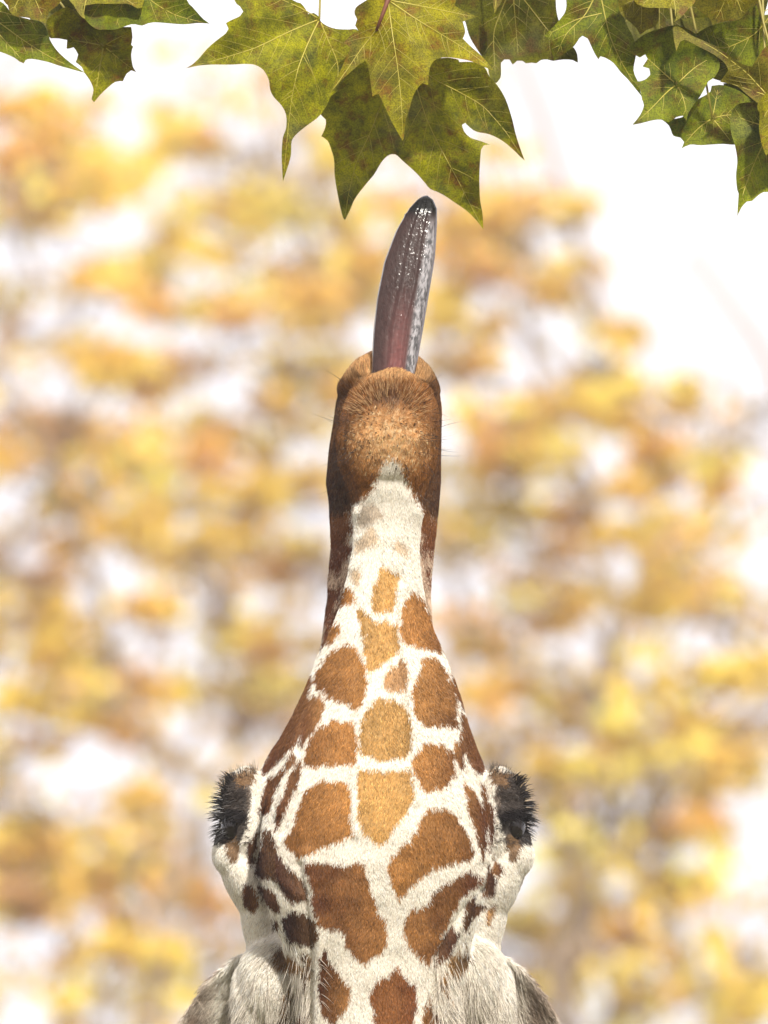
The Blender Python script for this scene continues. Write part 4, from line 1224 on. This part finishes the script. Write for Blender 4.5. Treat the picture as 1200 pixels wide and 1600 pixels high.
P_([(1130,130),(1140,170),(1150,220),(1165,225),(1200,235),(1260,230),(1260,130)], [[(1220,135),(1170,210)], [(1220,135),(1160,160)]], .045, ML['dark'], (0, .2), .1, .005, seed=24, dull=True)
# leaves at the left end of the limb
P_([(120,-35),(125,-5),(130,12),(133,30),(150,45),(165,46),(180,46),(205,38),(212,38),(222,40),(240,35),(285,38),(310,36),(328,37),(318,30),(307,18),(300,10),(292,0),(286,-35)], [[(200,-30),(240,5),(275,25),(322,36)], [(200,-30),(190,10),(180,44)], [(200,-30),(160,0),(140,30)]], -.015, ML['green'], (.15, .25), .18, .006, seed=17)
P_([(100,-35),(105,-5),(115,8),(122,20),(128,27),(133,30),(131,18),(130,9),(150,6),(175,6),(200,6),(215,13),(222,12),(235,-35)], [[(150,-30),(132,0),(131,25)], [(150,-30),(190,-5),(214,10)]], -.035, ML['yellow'], (.1, .3), .15, .004, seed=18)
P_([(-5,-35),(5,0),(12,8),(15,18),(25,25),(45,28),(60,32),(71,37),(74,28),(76,20),(85,12),(95,2),(105,-35)], [[(45,-30),(55,0),(70,34)], [(45,-30),(28,0),(20,18)]], -.04, ML['brown'], (.1, .2), .2, .004, seed=19)
P_([(-50,10),(-20,0),(0,2),(10,10),(20,22),(45,30),(65,35),(75,50),(78,62),(90,80),(110,98),(133,114),(115,109),(90,102),(75,97),(50,92),(40,94),(37,99),(30,96),(22,90),(0,81),(-40,72)], [[(-40,10),(0,36),(32,60),(75,88),(128,112)], [(-40,10),(10,20),(60,38)], [(-40,10),(0,55),(36,95)]], .0, ML['green'], (-.1, .2), .14, .006, seed=20)
P_([(72,35),(85,20),(105,10),(130,25),(150,40),(205,42),(207,58),(205,70),(208,73),(205,85),(208,105),(214,113),(205,110),(198,115),(192,127),(180,128),(165,140),(155,150),(147,160),(143,155),(146,140),(140,125),(132,114),(128,105),(118,97),(122,85),(115,74),(108,76),(104,76),(105,62),(90,60),(79,60)],
   [[(162,72),(157,95),(153,125),(147,155)], [(162,72),(190,95),(212,112)], [(162,72),(130,65),(105,62)], [(162,72),(185,58),(204,50)]], .01, ML['olive'], (.1, -.1), .14, .006, seed=21)
P_([(40,-40),(45,25),(68,52),(76,58),(92,60),(112,62),(150,50),(190,30),(210,-40)], [[(135,-35),(120,40)], [(135,-35),(165,30)]], .05, ML['dark'], (0, .2), .1, .005, seed=22, dull=True)
mtw, ntw, ltw, ptw = nmat('twig_bark')
ptw.inputs['Base Color'].default_value = (.16, .055, .03, 1); ptw.inputs['Roughness'].default_value = .6
i_ = int(np.argmin(np.abs((LIMB - H) @ AX - .01)))
tw_ = np.array([LIMB[i_]] + [hw(px3(a, b, y))[()] for a, b, y in ((614, -60, -.03), (606, 0, -.052), (598, 22, -.052), (588, 48, -.050))])
mesh_obj('twig', *tube(tw_, [.004, .003, .0024, .0021, .0016], 8), mtw, ptree)
# a leaf farther back along the limb and ones beyond the frame
gen = np.array(CB, float) - [606, 0]; gv = [[(0, 0), (10, 60), (20, 130), (23, 210)], [(0, 0), (60, 35), (120, 75), (160, 105)], [(0, 0), (-30, 60), (-60, 100), (-88, 144)]]
r9 = np.random.default_rng(77)
spots = [(505, -195, .55, .8)] + [(r9.uniform(-250, 2700), r9.uniform(-340, -235), r9.uniform(-.05, .2), r9.uniform(.75, 1.1)) for _ in range(30)]
for i, (x, y, dep, sc_l) in enumerate(spots):
    if i and 1210 < x < 1330: y -= 60
    a = r9.uniform(-.6, .6); R2 = np.array([[math.cos(a), -math.sin(a)], [math.sin(a), math.cos(a)]])
    f = np.array([r9.choice([-1, 1]), 1])
    if x > 1500: y -= (min(x, 2500) - 1500) * .12
    tr2 = lambda q: ((np.array(q, float) * f * sc_l * .8) @ R2.T + [x, y]).tolist()
    P_(tr2(gen), [tr2(v) for v in gv], dep, ML[r9.choice(['olive', 'green', 'yellow', 'brown'])], (r9.normal(0, .3), r9.normal(0, .3)), .15, .006, seed=30 + i)

# ------------------------------------------------------------------ haze
mh = bpy.data.materials.new('pale_haze'); mh.use_nodes = True
nh = mh.node_tree.nodes; nh.remove(nh['Principled BSDF'])
vh = nh.new('ShaderNodeVolumePrincipled')
vh.inputs['Color'].default_value = (.97, .95, .97, 1); vh.inputs['Density'].default_value = .0032
mh.node_tree.links.new(vh.outputs[0], nh['Material Output'].inputs['Volume'])
hx, hz0, hz1 = 125.0, -1.0, 22.0
V = [(x, y, z) for z in (hz0, hz1) for x, y in ((-hx, -hx), (hx, -hx), (hx, hx), (-hx, hx))]
o = mesh_obj('haze', V, [(3, 2, 1, 0), (4, 5, 6, 7), (0, 1, 5, 4), (1, 2, 6, 5), (2, 3, 7, 6), (3, 0, 4, 7)], mh, smooth=False)
tag(o, 'pale autumn haze hanging in the air before the trees', 'haze', kind='stuff')
